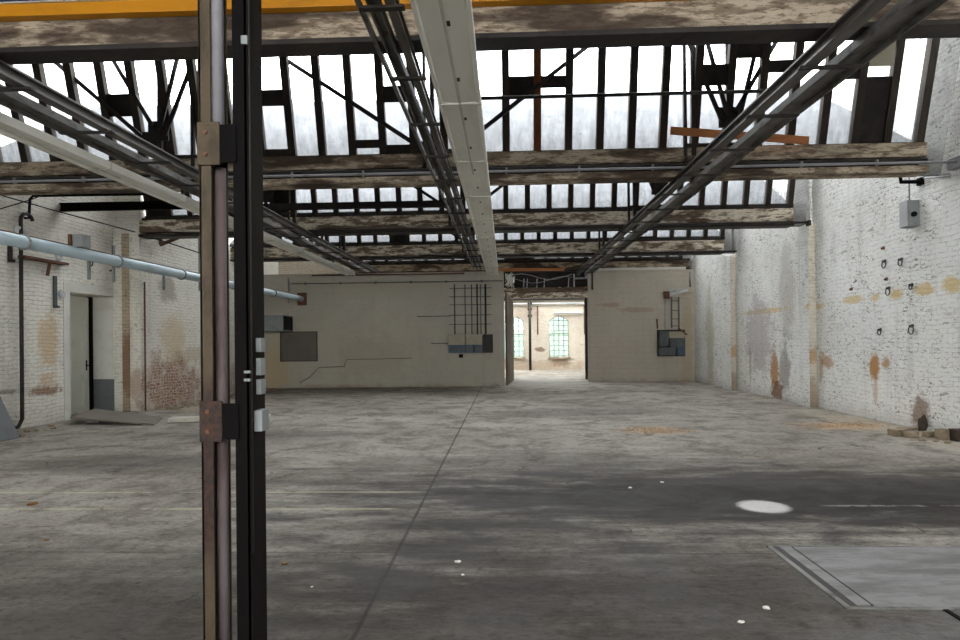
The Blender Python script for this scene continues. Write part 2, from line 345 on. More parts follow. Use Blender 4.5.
# ------------------------------------------------------------------ the building
B0, SP, ZB = 5.61, 4.643, 4.155
BY = [B0+SP*i for i in range(-1, 7)]              # BY[1] is the first beam in view
XR, XLA, XLB, YS = 7.1, -9.35, -8.7, 14.95

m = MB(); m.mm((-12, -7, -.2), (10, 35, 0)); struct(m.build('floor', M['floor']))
m = MB(); m.mm((XR, -7, 0), (XR+.35, 34.9, 7.6)); struct(m.build('wall_right', M['wall_right']))
# left wall with the recessed doorway, then the step forward
m = MB()
m.mm((XLA-.6, -7, 0), (XLA, 13.4, 7.6)); m.mm((XLA-.6, 13.4, 2.75), (XLA, YS, 7.6)); m.mm((XLA-.75, 13.25, 0), (XLA-.6, YS, 7.6))
struct(m.build('wall_left', M['wall_left']))
m = MB(); m.mm((XLA-.75, YS, 0), (XLB-.02, YS+.02, 7.6)); struct(m.build('wall_left_step', M['wall_step']))
m = MB(); m.mm((XLB-1.5, YS+.02, 0), (XLB, 24.3, 7.6)); struct(m.build('wall_left_far', M['wall_left']))
m = MB(); m.mm((XLB, 22.4, 0), (-.03, 22.65, 4.03)); struct(m.build('wall_back', M['wall_back']))
m = MB(); m.mm((3.14, 24.3, 0), (XR, 24.55, 4.2)); struct(m.build('wall_back_right', M['wall_back2']))
m = MB(); m.mm((-12, -7.3, 0), (10, -7, 2.2)); m.mm((-12, -7.3, 5.3), (10, -7, 7.6)); m.mm((-12, -7.3, 2.2), (-8.5, -7, 5.3)); m.mm((6.2, -7.3, 2.2), (10, -7, 5.3)); m.prism([(-11, BY[0]+.42, 4.6), (-11, BY[0]+.5, 4.6), (-11, BY[0]-.4, 7.0), (-11, BY[0]-.5, 7.0)], (21, 0, 0)); struct(m.build('wall_rear', M['wall_back']))  # unseen wall: high opening added as fill light, sloped board added to block sky
# far hall behind the opening
m = MB()
WIN = [(-.05, 1.0), (2.36, 3.41)]
z0w, z1w, zs = .7, 2.88, 2.62
def arch(xa, xb, k=10):
    return [(xa+(xb-xa)*i/k, zs+(z1w-zs)*math.sin(math.pi*i/k)**.75) for i in range(k+1)]
xs = -6
for xa, xb in WIN:
    m.mm((xs, 34.5, 0), (xa, 34.9, 7.6)); m.mm((xa, 34.5, 0), (xb, 34.9, z0w))
    A = arch(xa, xb)
    m.prism([(xa, 34.5, 7.6), (xb, 34.5, 7.6)]+[(x, 34.5, z) for x, z in reversed(A)], (0, .4, 0)); xs = xb
m.mm((xs, 34.5, 0), (10, 34.9, 7.6))
struct(m.build('wall_far', M['wall_far']))
m = MB(); m.mm((-6.3, 24.4, 0), (-6, 34.9, 7.6)); m.mm((-12, 24.3, 0), (-6, 24.4, 7.6)); struct(m.build('wall_far_side', M['wall_far']))
# ceiling: opaque slopes of the saw-tooth roof
m = MB()
ZR, ZG0 = 7.0, 4.66
for i, Yb in enumerate(BY[:-2]):
    ya, yb = Yb+.42, BY[i+1]-.47
    m.prism([(-11, ya, ZG0), (-11, yb, ZR), (-11, yb, ZR+.1), (-11, ya, ZG0+.1)], (17.70, 0, 0))
m.prism([(-11, -7.3, 5.5), (-11, BY[0]-.45, ZR), (-11, BY[0]-.45, ZR+.1), (-11, -7.3, 5.6)], (21, 0, 0))
struct(m.build('ceiling', M['roof_out']))

# pilasters
for k, (ya, yb, zt) in enumerate(((14.92, 15.55, 4.2), (20.0, 20.8, 4.15))):
    m = MB(); m.mm((6.94, ya, 0), (7.1, yb, zt)); m.mm((7.04, ya+.1, zt), (7.1, ya+.28, 5.6))
    struct(m.build('trim_%d' % (k+1), M['wall_right']))
    m = MB(); m.mm((6.945, ya-.012, 0), (7.1, ya, zt)); struct(m.build('trim_%d' % (k+7), M['pilaster']))  # darker cream facing puts shade into the colour of the camera side
m = MB(); m.mm((-9.13, YS-.03, 0), (-8.96, YS, 4.25)); struct(m.build('trim_3', M['brown_strip']))
m = MB(); m.mm((XLA-.6, YS-.012, 0), (XLA, YS, .78)); struct(m.build('trim_4', M['dado']))
m = MB(); m.mm((XLA-.6, YS-.008, .78), (XLA-.02, YS, 2.75)); struct(m.build('trim_5', M['plaster']))
m = MB(); m.mm((XLA, 13.2, 0), (XLA+.01, 13.4, 2.75)); m.mm((XLA, 13.2, 2.75), (XLA+.01, YS-.01, 2.95)); struct(m.build('trim_6', M['plaster']))

# door in the left wall
d = sroot('door_1', (XLA-.58, 14.15, 0))
m = MB(); m.mm((XLA-.59, 13.45, .02), (XLA-.55, 14.85, 2.72), .005)
for (a, b, z0_, z1_) in ((13.65, 14.7, .2, .85), (13.65, 14.7, .9, 1.6), (13.65, 14.7, 1.66, 2.35)):
    for zz in (z0_, z1_): m.mm((XLA-.56, a, zz-.012), (XLA-.535, b, zz+.012))
    for yy in (a, b): m.mm((XLA-.56, yy-.012, z0_), (XLA-.535, yy+.012, z1_))
m.build('door_leaf', M['door'], d)
m = MB(); m.mm((XLA-.59, 14.85, 0), (XLA-.50, 14.93, 2.74)); m.build('door_gap_strip', M['black_paint'], d)  # black strip painting the dark gap beside the leaf
m = MB(); m.tube([(XLA-.54, 14.75, 1.12), (XLA-.49, 14.75, 1.12), (XLA-.49, 14.65, 1.12)], .014); m.mm((XLA-.55, 14.73, 1.0), (XLA-.54, 14.77, 1.24)); m.build('door_handle', M['black_paint'], d)

# skylights
PITCHB, OFF, KMIN, KMAX = .507, .05, -18, 13
def gpt(Yb, x, z, out=0.0):      # a point on the leaning glass of the row over beam Yb
    return Vector((x, Yb+.30-(z-4.66)*.285+out, z))
def skylight(idx, bi, kmin, kmax, boards, rust=(), zt=7.0):
    Yb = BY[bi]; r = sroot('window_%d' % idx, (0, Yb+.3, 4.66))
    b = MB(); b.bar(gpt(Yb, kmin*PITCHB+OFF-.1, 4.66, -.01), gpt(Yb, kmax*PITCHB+OFF+.08, 4.66, -.01), .14, .08); b.build('sill', M['rafter'], r)
    b = MB(); b.bar(gpt(Yb, kmin*PITCHB+OFF-.1, zt), gpt(Yb, kmax*PITCHB+OFF+.3, zt), .14, .12); b.build('ridge_rail', M['rafter'], r)
    for k in range(kmin, kmax+1):
        x = OFF+k*PITCHB
        b = MB(); b.bar(gpt(Yb, x, 4.62, -.02), gpt(Yb, x, zt+.02, -.02), .115 if k < kmax else .14, .12, (1, 0, 0))
        b.build('glazing_bar', M['rafter_rust'] if k in rust else M['rafter'], r)
    b = MB(); q = [gpt(Yb, kmin*PITCHB+OFF, 4.68), gpt(Yb, kmax*PITCHB+OFF, 4.68), gpt(Yb, kmax*PITCHB+OFF, zt), gpt(Yb, kmin*PITCHB+OFF, zt)]
    b.bm.faces.new([b.bm.verts.new(p) for p in q]); b.build('pane', M['glass'], r)
    if kmax == KMAX:
        q = [gpt(Yb, 6.6, 4.2), gpt(Yb, 7.1, 4.2), gpt(Yb, 7.1, zt), gpt(Yb, 6.6, zt)]; b = MB(); b.bm.faces.new([b.bm.verts.new(p) for p in q]); b.build('end_dimmer', M['glass_dimmer'], r)  # tinted sheet added to dim the sky-lit wall beyond the last bar
    for (k, za, zb) in boards:
        x0, x1 = OFF+k*PITCHB, OFF+(k+1)*PITCHB
        b = MB(); b.bar(gpt(Yb, (x0+x1)/2, za, -.03), gpt(Yb, (x0+x1)/2, zb, -.03), PITCHB-.06, .05, (0, 1, .3)); b.build('infill_board', M['board'], r)
    return r
def cell(px): return int(math.floor(((px-505)*10.15/640-OFF)/PITCHB))
def zz(px, y): return 1.6+(338.5+.0108*(505-px)+0-y)/640*10.15
b1 = []
for px, ya, yb in ((522, 92, 73), (554, 84, 73), (716, 84, 65), (785, 73, 62), (850, 80, 65), (884, 140, 78), (884, 51, 36), (269, 97, 82), (269, 160, 138), (366, 138, 130), (398, 95, 80), (398, 156, 135),
                   (428, 158, 132), (110, 105, 84), (95, 105, 84), (135, 142, 120), (60, 165, 143), (38, 165, 140), (215, 160, 150), (740, 60, 45)):
    b1.append((cell(px), zz(px, ya), zz(px, yb)))
W2 = skylight(2, 2, KMIN, KMAX, b1, rust=(1,))
# the small loose pane in the boarded cell at right
k = cell(884); p = gpt(BY[2], OFF+(k+.5)*PITCHB, 6.0, -.06)
m = MB(); m.bar(p-Vector((0, -.06, .2)), p+Vector((0, -.06, .22)), .36, .012, (0, 1, .3)); m.build('loose_pane', M['beige_box'], W2)
skylight(3, 3, -17, KMAX, [(-11, 4.7, 5.3), (-17, 4.7, 5.9), (7, 4.7, 4.75)])
skylight(4, 4, -16, KMAX, [(8, 4.66, 4.75), (-7, 4.66, 5.0)])
skylight(5, 5, -11, KMAX, [(-2, 4.7, 5.1), (-3, 4.7, 5.1), (1, 4.7, 4.95), (0, 4.7, 5.0), (7, 4.66, 5.1)])
skylight(1, 1, KMIN, KMAX, [(k, 4.7, 6.95) for k in range(KMIN, KMAX) if k % 4])  # row out of view; most cells boarded to keep the near hall dim
skylight(6, 6, -11, 18, [])
r = sroot('window_7', (0, 32, 7.0))  # unseen flat glazed roof added to brighten the far hall
for k in range(-6, 8): MB().mm((k-.05, 29.3, 6.95), (k+.05, 34.9, 7.05)).build('glazing_bar', M['rafter'], r)
b = MB(); b.bm.faces.new([b.bm.verts.new(p) for p in ((-6.2, 29.2, 7.06), (10, 29.2, 7.06), (10, 34.9, 7.06), (-6.2, 34.9, 7.06))]); b.build('pane', M['glass'], r)
MB().mm((-6.2, 29.1, 4.63), (10, 29.2, 7.06)).build('gable_board', M['board'], r)

# ------------------------------------------------------------------ roof beams
def beam(bi, label, xa, xb, spec, group='valley beams under the saw-tooth roof'):
    Yb = BY[bi]; r = thing('valley_beam', label, 'beam', ((xa+xb)/2, Yb, ZB), group)
    for (nm, y0, y1, z0_, z1_, mat, sh) in spec:
        L = xb-xa; n_ = max(1, int(L/1.1)); b = MB()
        b.mm((xa+sh, Yb+y0, z0_), (xb-sh, Yb+y1, z1_), .006)
        b.build(nm, M[mat], r)
    return r
beam(1, 'nearest whitewashed timber beam across the top of the picture', XLA+.02, 7.05, [
    ('timber', -.2, .02, 4.20, 4.47, 'wash_near', 0), ('bottom_flange', -.22, .03, ZB, 4.20, 'dark_steel', 0), ('web', .02, .06, 4.20, 4.60, 'dark_steel', 0), ('gutter_board', .06, .6, 4.60, 4.63, 'board', 0)])
beam(2, 'double-plank worn timber beam carrying the long conduit, second from the camera', XLA+.02, 6.62, [
    ('timber', 0, .3, 4.50, 4.63, 'wash_dim', 0), ('timber', -.03, .3, 4.40, 4.495, 'wash_dim', .02), ('web', .12, .2, 4.25, 4.40, 'black', .05), ('bottom_timber', -.06, .3, ZB, 4.255, 'wash_dim', 0), ('gutter_board', .15, .7, 4.63, 4.66, 'board', 0)])
beam(3, 'whitewashed timber beam reaching the nearer wall pilaster, third from the camera', -8.68, 6.62, [
    ('timber', 0, .3, 4.27, 4.56, 'wash', 0), ('bottom_flange', -.04, .34, ZB, 4.22, 'dark_steel', 0), ('gutter_board', .1, .7, 4.56, 4.63, 'board', 0)])
beam(4, 'whitewashed timber beam in front of the back walls, fourth from the camera', -8.5, 6.62, [
    ('timber', 0, .3, 4.25, 4.56, 'wash', 0), ('bottom_flange', -.04, .34, ZB, 4.21, 'dark_steel', 0), ('gutter_board', .1, .7, 4.56, 4.63, 'board', 0)])
beam(5, 'furthest dark beam over the opening in the back wall', -5.9, 7.0, [
    ('timber', .3, .5, 4.3, 4.56, 'wash_dim', 0), ('bottom_flange', .3, .6, 4.21, 4.28, 'dark_steel', 0), ('gutter_board', .3, .7, 4.56, 4.63, 'board', 0)])
# conduits on the beams
o = MB().tube([(XLA+.1, BY[2]-.1, 4.285), (-2, BY[2]-.1, 4.285), (7.02, BY[2]-.1, 4.285)], .022)
for x in [-8+1.15*i for i in range(13)]: o.box((x, BY[2]-.085, 4.3), (.03, .06, .09))
o.mm((6.98, BY[2]-.22, 4.2), (7.1, BY[2]+.1, 4.36))
tag(o.build('conduit', M['grey_pipe']), 'long grey conduit clipped along the face of the second beam', 'pipe')
o = MB().tube([(XLA+.1, BY[2]-.02, 4.35), (6.6, BY[2]-.02, 4.35)], .03)
tag(o.build('pipe', M['dark_steel']), 'dark pipe in the recess of the second beam', 'pipe')
o = MB().tube([(-7.5, BY[3]-.09, 4.21), (6.9, BY[3]-.09, 4.21)], .03); o.box((6.93, BY[3]-.05, 4.2), (.06, .14, .12))
tag(o.build('pipe', M['dark_steel']), 'dark pipe along the foot of the third beam ending at the pilaster', 'pipe')
o = MB().tube([(1.5, BY[4]-.09, 4.2), (6.95, BY[4]-.09, 4.2)], .028)
tag(o.build('pipe', M['dark_steel']), 'dark pipe along the foot of the fourth beam, right half', 'pipe')
# yellow crane beam
r = thing('crane_beam', 'yellow painted crane beam running along the top edge of the picture', 'beam', (-2, 5.4, 4.43))
p0, p1 = aY(0, 17, 5.42), aY(700, 1, 5.42)
MB().mm((-9.2, 5.31, 4.425), (2.0, 5.405, 4.53), .006).build('yellow_web', M['yellow'], r)
MB().mm((-9.2, 5.29, 4.53), (2.0, 5.43, 4.54)).build('top_flange', M['white_paint'], r)
MB().mm((-9.2, 5.33, 4.54), (2.0, 5.40, 4.62)).build('rail', M['navy'], r)

# ------------------------------------------------------------------ trunkings
def trunk(xa, xb, y0, y1, zb, zt, label, slots):
    r = thing('cable_trunking', label, 'trunking', ((xa+xb)/2, (y0+y1)/2, zb), 'white trunkings under the roof beams')
    xm = (xa+xb)/2; b = MB()
    prof = [(xa, zb), (xa+.03, zb), (xa+.04, zb+.02), (xm-.03, zb+.012), (xm+.03, zb+.012), (xb-.04, zb+.02), (xb-.03, zb), (xb, zb), (xb, zt), (xa, zt)]
    b.prism([(x, y0, z) for x, z in prof], (0, y1-y0, 0)); b.build('body', M['trunk_paint'], r)
    MB().mm((xm-.012, y0, zb-.004), (xm+.012, y0+(y1-y0)*.35, zb+.02)).build('rib', M['white_paint'], r)
    y = y0+.7
    while y < y1-.5:
        MB().mm((xa-.006, y-.012, zb-.005), (xb+.006, y+.012, zt+.004)).build('joint_strap', M['white_paint'], r)
        if slots:
            for q in range(2): MB().mm((xm+.015, y+.4+q, zb+.003), (xm+.04, y+.46+q, zb+.02)).build('slot', M['dark_steel'], r)
        y += 2.0
    yh = [BY[i]+.1 for i in range(1, 6) if y0 < BY[i] < y1]
    for yy in yh:
        b = MB(); b.mm((xm-.02, yy-.02, zt), (xm+.02, yy+.02, ZB)); b.build('hanger', M['dark_steel'], r)
    return r
trunk(-.62, -.21, 1.5, 22.4, 3.9, 3.985, 'wide white sheet-metal trunking running down the middle of the roof', True)
trunk(-5.45, -5.15, 1.5, 21.9, 3.9, 4.0, 'white sheet-metal trunking left of the foreground column', False)

# ------------------------------------------------------------------ rail tracks
def track(xr, xp, y0, y1, label, rod=None, pw=.26, dz=0, rw=.12):
    r = thing('rail_track', label, 'rail', ((xr+xp)/2, (y0+y1)/2, 4.02), 'steel rail tracks under the roof beams')
    b = MB(); z = ZB-.005+dz
    w=rw/2; b.mm((xr-w, y0, z-.02), (xr+w, y1, z)); b.mm((xr-.012, y0, z-.10), (xr+.012, y1, z-.02)); b.mm((xr-w, y0, z-.12), (xr+w, y1, z-.10)); b.build('rail', M['rail_steel'], r)
    b = MB(); b.mm((xp-pw/2, y0, z-.05), (xp+pw/2, y1, z-.03)); b.mm((xp-pw/2, y0, z-.11), (xp-pw/2+.012, y1, z-.05)); b.mm((xp+pw/2-.012, y0, z-.11), (xp+pw/2, y1, z-.05)); b.build('channel', M['plate_steel'], r)
    y = y0+.6
    while y < y1:
        b = MB(); b.bar((min(xr, xp)-.1, y, z-.13), (max(xr, xp)+.1, y, z-.13), .06, .02); b.build('cross_tie', M['dark_steel'], r)
        y += 1.25
    if rod is not None:
        MB().mm((rod-.018, y0, z-.05), (rod+.018, y1, z-.01)).build('side_angle', M['plate_steel'], r)
    return r
track(2.76, 3.12, 1.5, 24.2, 'dark steel rail track with cross ties running to the right block wall')
track(-4.52, -4.95, 1.5, 22.6, 'dark steel rail track with cross ties in the upper left, above the white trunking')
track(-.80, -.93, 1.5, 22.5, 'narrow steel rail track left of the central white trunking', rod=-1.06, pw=.09, rw=.07)

# ------------------------------------------------------------------ posts and braces in front of the glass
def post_frame(X0, bi, label, s=1):
    Yp = BY[bi]+.02
    r = thing('roof_post', label, 'roof post', (X0, Yp, 4.63), 'steel roof posts on the valley beams')
    for dx, w in ((-.09, .05), (.03, .07)):
        MB().mm((X0+dx, Yp-.05, 4.3 if dx < 0 else 4.2), (X0+dx+w, Yp+.02, 6.6)).build('post', M['dark_steel'], r)
    MB().box((X0+s*.62, Yp-.05, 5.08), (.34, .02, .32)).build('gusset', M['dark_steel'], r)
    MB().mm((X0+s*.62-.035, Yp-.03, 4.62), (X0+s*.62+.035, Yp+.03, 6.6)).build('post', M['dark_steel'], r)
    dg = [((.5, 5.0), (-.1, 6.5)), ((.58, 5.1), (.22, 6.5))]
    if abs(X0+1.2) < .1: dg += [((.0, 4.62), (-2.4, 6.25)), ((.45, 4.65), (2.55, 6.25))]
    else: dg += [((.7, 5.15), (1.5, 6.5)), ((.9 if s < 0 else .75, 5.0), (2.5 if s < 0 else 1.1, 6.4))]
    for a, b in dg:
        q = MB(); q.bar((X0+s*a[0], Yp-.08, a[1]), (X0+s*b[0], Yp-.08, b[1]), .065, .03, (0, 1, 0)); q.build('diagonal', M['dark_steel'], r)
    MB().mm((min(X0-.1, X0+s*.7), Yp-.06, 4.63), (max(X0+.1, X0+s*.7), Yp-.03, 4.68)).build('foot_plate', M['dark_steel'], r)
ordn = {2: 'second', 3: 'third', 4: 'fourth'}
for bi in (2, 3, 4):
    for X0, side in ((2.95, 'right'), (-1.2, 'central'), (-5.0, 'left')):
        post_frame(X0, bi, 'dark steel %s roof post with V braces standing on the %s beam' % (side, ordn[bi]), -1 if side == 'left' else 1)
q = MB().tube([(-.6, 9.95, 5.38), (4.0, 9.95, 5.38)], .03); tag(q.build('tie_rod', M['dark_steel']), 'thin horizontal tie rod crossing the nearest panes right of centre', 'rod')
q = MB().mm((-5.7, 14.78, 4.72), (-1.1, 14.88, 4.87)); tag(q.build('cross_beam', M['board']), 'dark horizontal timber crossing the skylight behind the second beam', 'beam')
q = MB().bar((2.62, 10.12, 4.86), (4.75, 10.14, 4.66), .12, .035, (0, 1, 0)); tag(q.build('plank', M['orange_wood']), 'loose orange-brown plank lying slanted on the second beam', 'plank')
q = MB().mm((XLA, 13.1, 4.43), (-6.6, 13.2, 4.46)); q.mm((XLA, 13.1, 4.57), (-6.6, 13.2, 4.60)); q.mm((XLA, 13.14, 4.46), (-6.6, 13.16, 4.57))
tag(q.build('steel_beam', M['black_paint']), 'short black steel beam end projecting from the upper left wall', 'beam')

# ------------------------------------------------------------------ foreground column
r = thing('steel_column', 'tall pair of rusty steel channels standing close to the camera', 'column', (-1.31, 3.08, 0))
def colp(x, Y=3.0): return aY(x, 400, Y).x
xa, xb = colp(201), colp(213); xc, xd = colp(235), colp(249.5)
HC = 5.4
def olive():
    t = NT('olive_rusted_paint'); n = t.noise(6, 6, .7, t.n('ShaderNodeMapping', {'Vector': t.pos, 'Scale': (1, 1, .4)}).outputs[0]); n2 = t.noise(30, 4, .7)
    c = t.mix(t.sm(n, .45, .62), h(72, 61, 45), h(54, 45, 32))
    band = t.blob(t.X, t.Z, -1.4, 1.0, 3.0, .42, n, .9, 1.1, .75)
    c = t.mix(band, c, t.mix(t.sm(n2, .4, .6), h(62, 40, 30), h(34, 28, 26)))
    c = t.mix(t.math('MULTIPLY', t.sm(n2, .58, .68), .5), c, h(56, 38, 28))
    return t.finish(c, .7, n2, .3, .004)
M['olive'] = olive()
b = MB(); b.mm((xa, 3.0, 0), (xb, 3.012, HC), .002); b.mm((xa, 3.0, 0), (xa+.01, 3.19, HC)); b.mm((xa, 3.178, 0), (xb, 3.19, HC)); b.build('channel', M['olive'], r)
b = MB(); b.mm((xc, 3.0, 0), (xd, 3.014, HC), .002); b.mm((xd-.012, 3.0, 0), (xd, 3.19, HC)); b.mm((xc, 3.178, 0), (xd, 3.19, HC)); b.build('channel', M['black_paint'], r)
b = MB(); b.mm((xd, 3.004, 0), (xd+.004, 3.186, HC)); b.build('side_plate', M['column_brown'], r)
px = colp(222, 3.09)
MB().tube([(px, 3.09, .0), (px, 3.09, 2.46)], .028, 14).build('downpipe', M['mauve_pipe'], r)
px2 = colp(219.5, 3.06)
MB().tube([(px2, 3.06, 2.62), (px2, 3.06, HC)], .036, 14).build('upper_pipe', M['grey_pipe'], r)
for (ya, yb, mt, bm_) in ((122, 165, 'olive', 'black_paint'), (401, 442, 'olive', 'black_paint')):
    zt_, zb_ = aY(210, ya, 2.99).z, aY(210, yb, 2.99).z
    MB().mm((xa-.002, 2.985, zb_), (colp(223), 3.0, zt_), .003).build('batten_plate', M['olive'], r)
    MB().mm((colp(222), 2.99, zb_+.01), (xc+.02, 3.004, zt_-.012), .003).build('batten_plate', M['black_paint'], r)
    bl = MB()
    for xx in (xa+.02, xa+.035):
        pass
    for zz_ in (zb_+.05, zt_-.05): bl.tube([(xa+.04, 2.975, zz_), (xa+.04, 2.99, zz_)], .011, 6)
    bl.build('bolt', M['rust'], r)
for ya, yb in ((338, 352), (358, 375), (379, 394)):
    z_a, z_b = aX(258, ya, xd).z, aX(258, yb, xd).z
    MB().mm((xd+.004, 3.07, z_b), (xd+.03, 3.13, z_a), .004).build('socket_box', M['grey_box'], r)
z_a, z_b = aX(258, 409, xd).z, aX(258, 430, xd).z
s_ = MB().mm((xd+.004, 3.04, z_b), (xd+.045, 3.13, z_a), .005).build('switch_box', M['grey_box'], r)
MB().tube([(xd+.008, 3.01, .6), (xd+.01, 3.01, HC-.3)], .004, 6).build('cable', M['dark_steel'], r)
for yy in (43, 372, 380):
    z_ = aX(248, yy, xd).z
    MB().mm((xd-.02, 2.985, z_-.02 if yy < 100 else z_-.006), (xd+.01, 3.0, z_+.02 if yy < 100 else z_+.006)).build('cable_clip', M['grey_box'], r)

# ------------------------------------------------------------------ left side services
def ductpt(x, y): return aX(x, y, -7.15)
zd = (aX(0, 236, -7.15).z+aX(200, 279, -7.15).z)/2
r = thing('cable_duct', 'long pale blue round duct hung along the left wall', 'duct', (-7.15, 13, zd))
MB().tube([(-7.15, 5.5, zd), (-7.15, 14, zd), (-7.15, 22.3, zd)], .095, 14).build('tube', M['blue_duct'], r)
for yy in (9.25, 11.55, 13.9, 16.6, 19.5):
    b = MB(); b.ring((-7.15, yy, zd), .105, .02, 'Y', 14); b.build('clamp', M['grey_box'], r)
for yy, z_a, z_b in ((10.9, zd+.05, zd-.4), (11.6, zd+.3, zd-.38), (13.35, zd+.05, zd-.38), (14.95, ZB+.05, zd-.28)):
    MB().mm((-7.27, yy-.025, z_b), (-7.235, yy+.025, z_a)).build('hanger_strap', M['grey_box'], r)
MB().mm((-7.3, 22.25, zd-.22), (-7.0, 22.38, zd+.22)).build('wall_plate', M['rust'], r)
pj = aX(78, 239, -7.15)
r = thing('junction_box', 'small grey and yellow-brown junction box sitting on the blue duct', 'box', (-7.15, pj.y, zd+.08))
MB().mm((-7.2, pj.y-.08, zd+.094), (-7.02, pj.y+.14, zd+.31), .008).build('box', M['grey_box'], r)
MB().mm((-7.26, pj.y-.1, zd+.094), (-7.2, pj.y+.12, zd+.31), .008).build('terminal', M['rust'], r)
# rusty cable tray behind the duct
q = MB(); q.mm((-7.47, 6, zd+.12), (-7.27, 21.5, zd+.145)); tag(q.build('cable_tray', M['rust']), 'rusty narrow cable tray running behind the pale blue duct', 'tray')
# tall drain pipe
pb = aX(21, 424, XLA+.08); pt = aX(17, 212, XLA+.08)
pts = [(XLA+.105, pb.y-.25, .045), (XLA+.105, pb.y-.1, .06), (XLA+.105, pb.y, .2), (XLA+.105, pb.y, 2.0), (XLA+.105, pb.y, pt.z-.15)]+[(XLA+.105, pb.y+.16-.16*math.cos(t), pt.z-.15+.16*math.sin(t)) for t in (.5, 1.0, 1.6, 2.2, 2.8)]
r = thing('drain_pipe', 'dark vertical drain pipe with a hooked top on the left wall', 'pipe', (XLA+.105, pb.y, 0))
MB().tube(pts, .035, 10).build('pipe', M['dark_steel'], r)
q = MB().ring((XLA+.1, pb.y, zd+.62), .1, .035, 'X', 12); q.mm((XLA+.006, pb.y-.03, zd+.6), (XLA+.09, pb.y+.03, zd+.66)); q.build('pipe_clamp', M['light_box'], r)
# black pipe high on the wall
P = lambda x, y: aX(x, y, XLA+.1)
q = MB().tube([P(25, 218), P(29, 218), P(30, 199), P(33, 196), aY(90, 195, 12.25), aY(160, 194, 12.25)], .025, 8)
tag(q.build('pipe', M['black_paint']), 'thin black bent pipe high on the left wall above the hooked drain pipe', 'pipe')
for i, (pts, lab) in enumerate(((((0, 195), (60, 212), (135, 232)), 'black cable sagging across the upper left wall'), (((0, 209), (30, 200), (60, 188)), 'thin wire rising to the second beam at far left'), (((150, 237), (175, 245), (200, 253)), 'short cable drooping left of the foreground column'))):
    q = MB().tube([aY(x, y, 11.5+.4*k) for k, (x, y) in enumerate(pts)], .012, 6); tag(q.build('cable', M['cable']), lab, 'cable')
# wall irons
for (x, y0_, y1_, lab) in ((55, 276, 308, 'grey steel strip on the left wall beside the door'), (10, 241, 262, 'black iron bracket at the far left edge of the wall')):
    a = aX(x, y0_, XLA+.02); c = aX(x, y1_, XLA+.02); q = MB(); q.mm((XLA, a.y-.04, c.z), (XLA+.04, a.y+.04, a.z)); q.mm((XLA, a.y-.03, c.z), (XLA+.1, a.y+.03, c.z+.05)); tag(q.build('wall_bracket', M['dark_steel'] if x < 30 else M['slate_box']), lab, 'bracket')
a = aX(20, 256, XLA+.05); c = aX(64, 264, XLA+.05)
q = MB().mm((XLA, a.y, c.z-.03), (XLA+.16, c.y, c.z+.02)); q.bar((XLA+.05, c.y-.5, c.z-.3), (XLA+.12, c.y-.5, c.z), .05, .04); tag(q.build('shelf_angle', M['rust']), 'rusty angle shelf fixed to the left wall under the duct', 'shelf')
for (x, y, lab) in ((59, 256, 'white porcelain insulator on the rusty angle shelf'),):
    a = aX(x, y, XLA+.08); q = MB().ring((XLA+.08, a.y, c.z+.125), .07, .03, 'X', 12); q.mm((XLA, a.y-.03, c.z+.025), (XLA+.1, a.y+.03, c.z+.07)); tag(q.build('insulator', M['light_box']), lab, 'insulator')
a = aX(62, 294, XLA+.03); q = MB().ring((XLA+.03, a.y, a.z), .07, .03, 'X', 12); q.tube([(XLA, a.y, a.z), (XLA+.06, a.y, a.z)], .04, 10); tag(q.build('wall_lamp', M['light_box']), 'small round white fitting on the wall left of the door', 'lamp')
for (x, y, lab) in ((92, 262, 'black wire hook on the wall above the door'), (119, 268, 'black wire hook on the wall right of the door')):
    a = aX(x, y, -9.27); q = MB().ring((XLA+.03 if x < 100 else XLA+.03, min(a.y, 14.8), a.z), .1, .012, 'X', 12, -1.8, 1.8); q.tube([(XLA, min(a.y, 14.8), a.z-.08), (XLA+.04, min(a.y, 14.8)+.0, a.z-.08)], .014, 6); tag(q.build('wall_hook', M['black_paint']), lab, 'hook')
# pipe at the inner corner of the step
q = MB().tube([(XLB+.05, YS+.1, 0), (XLB+.05, YS+.1, 3.1)], .02, 8); tag(q.build('pipe', M['rust']), 'thin dark pipe down the projecting corner of the left wall', 'pipe')
# bracket high on far left wall
a = aX(160, 255, XLB); q = MB(); q.bar((XLB, a.y, a.z+.25), (XLB+.5, a.y+.3, a.z+.55), .08, .08); q.bar((XLB, a.y, a.z+.25), (XLB+.05, a.y, a.z+1.0), .08, .08); tag(q.build('wall_bracket', M['rust']), 'bent rusty bracket under the left end of the third beam', 'bracket')

# ------------------------------------------------------------------ things on the floor, left
A, Bp, C_, D_ = aZ(71, 415.5), aZ(163, 418.5), aZ(154, 425.5), aZ(70, 424.7)
q = MB(); A.x = max(A.x, XLA+.02); D_.x = max(D_.x, XLA+.02)
top = [(A.x, A.y, .15), (Bp.x, Bp.y, .02), (C_.x, C_.y, .02), (D_.x, D_.y, .15)]
q.prism([(x, y, z-.02) for x, y, z in top], (0, 0, .03))
q.mm((D_.x+.12, D_.y+.3, 0), (D_.x+.4, A.y-.35, .10))
tag(q.build('ramp_plate', M['ramp']), 'grey metal ramp plate lying in front of the left door', 'ramp')
a = aZ(165, 423.2); b_ = aZ(267, 420)
q = MB(); q.bar((a.x, a.y+.2, .05), (b_.x, b_.y+.15, .05), .34, .085, bev=.006); q.mm((a.x+.3, a.y+.1, 0), (a.x+.4, a.y+.3, .012)); q.mm((b_.x-.5, b_.y+.0, 0), (b_.x-.4, b_.y+.2, .012))
tag(q.build('pale_beam', M['slab']), 'pale whitish plank lying flat on the floor behind the column', 'plank')
e = aZ(18, 438)
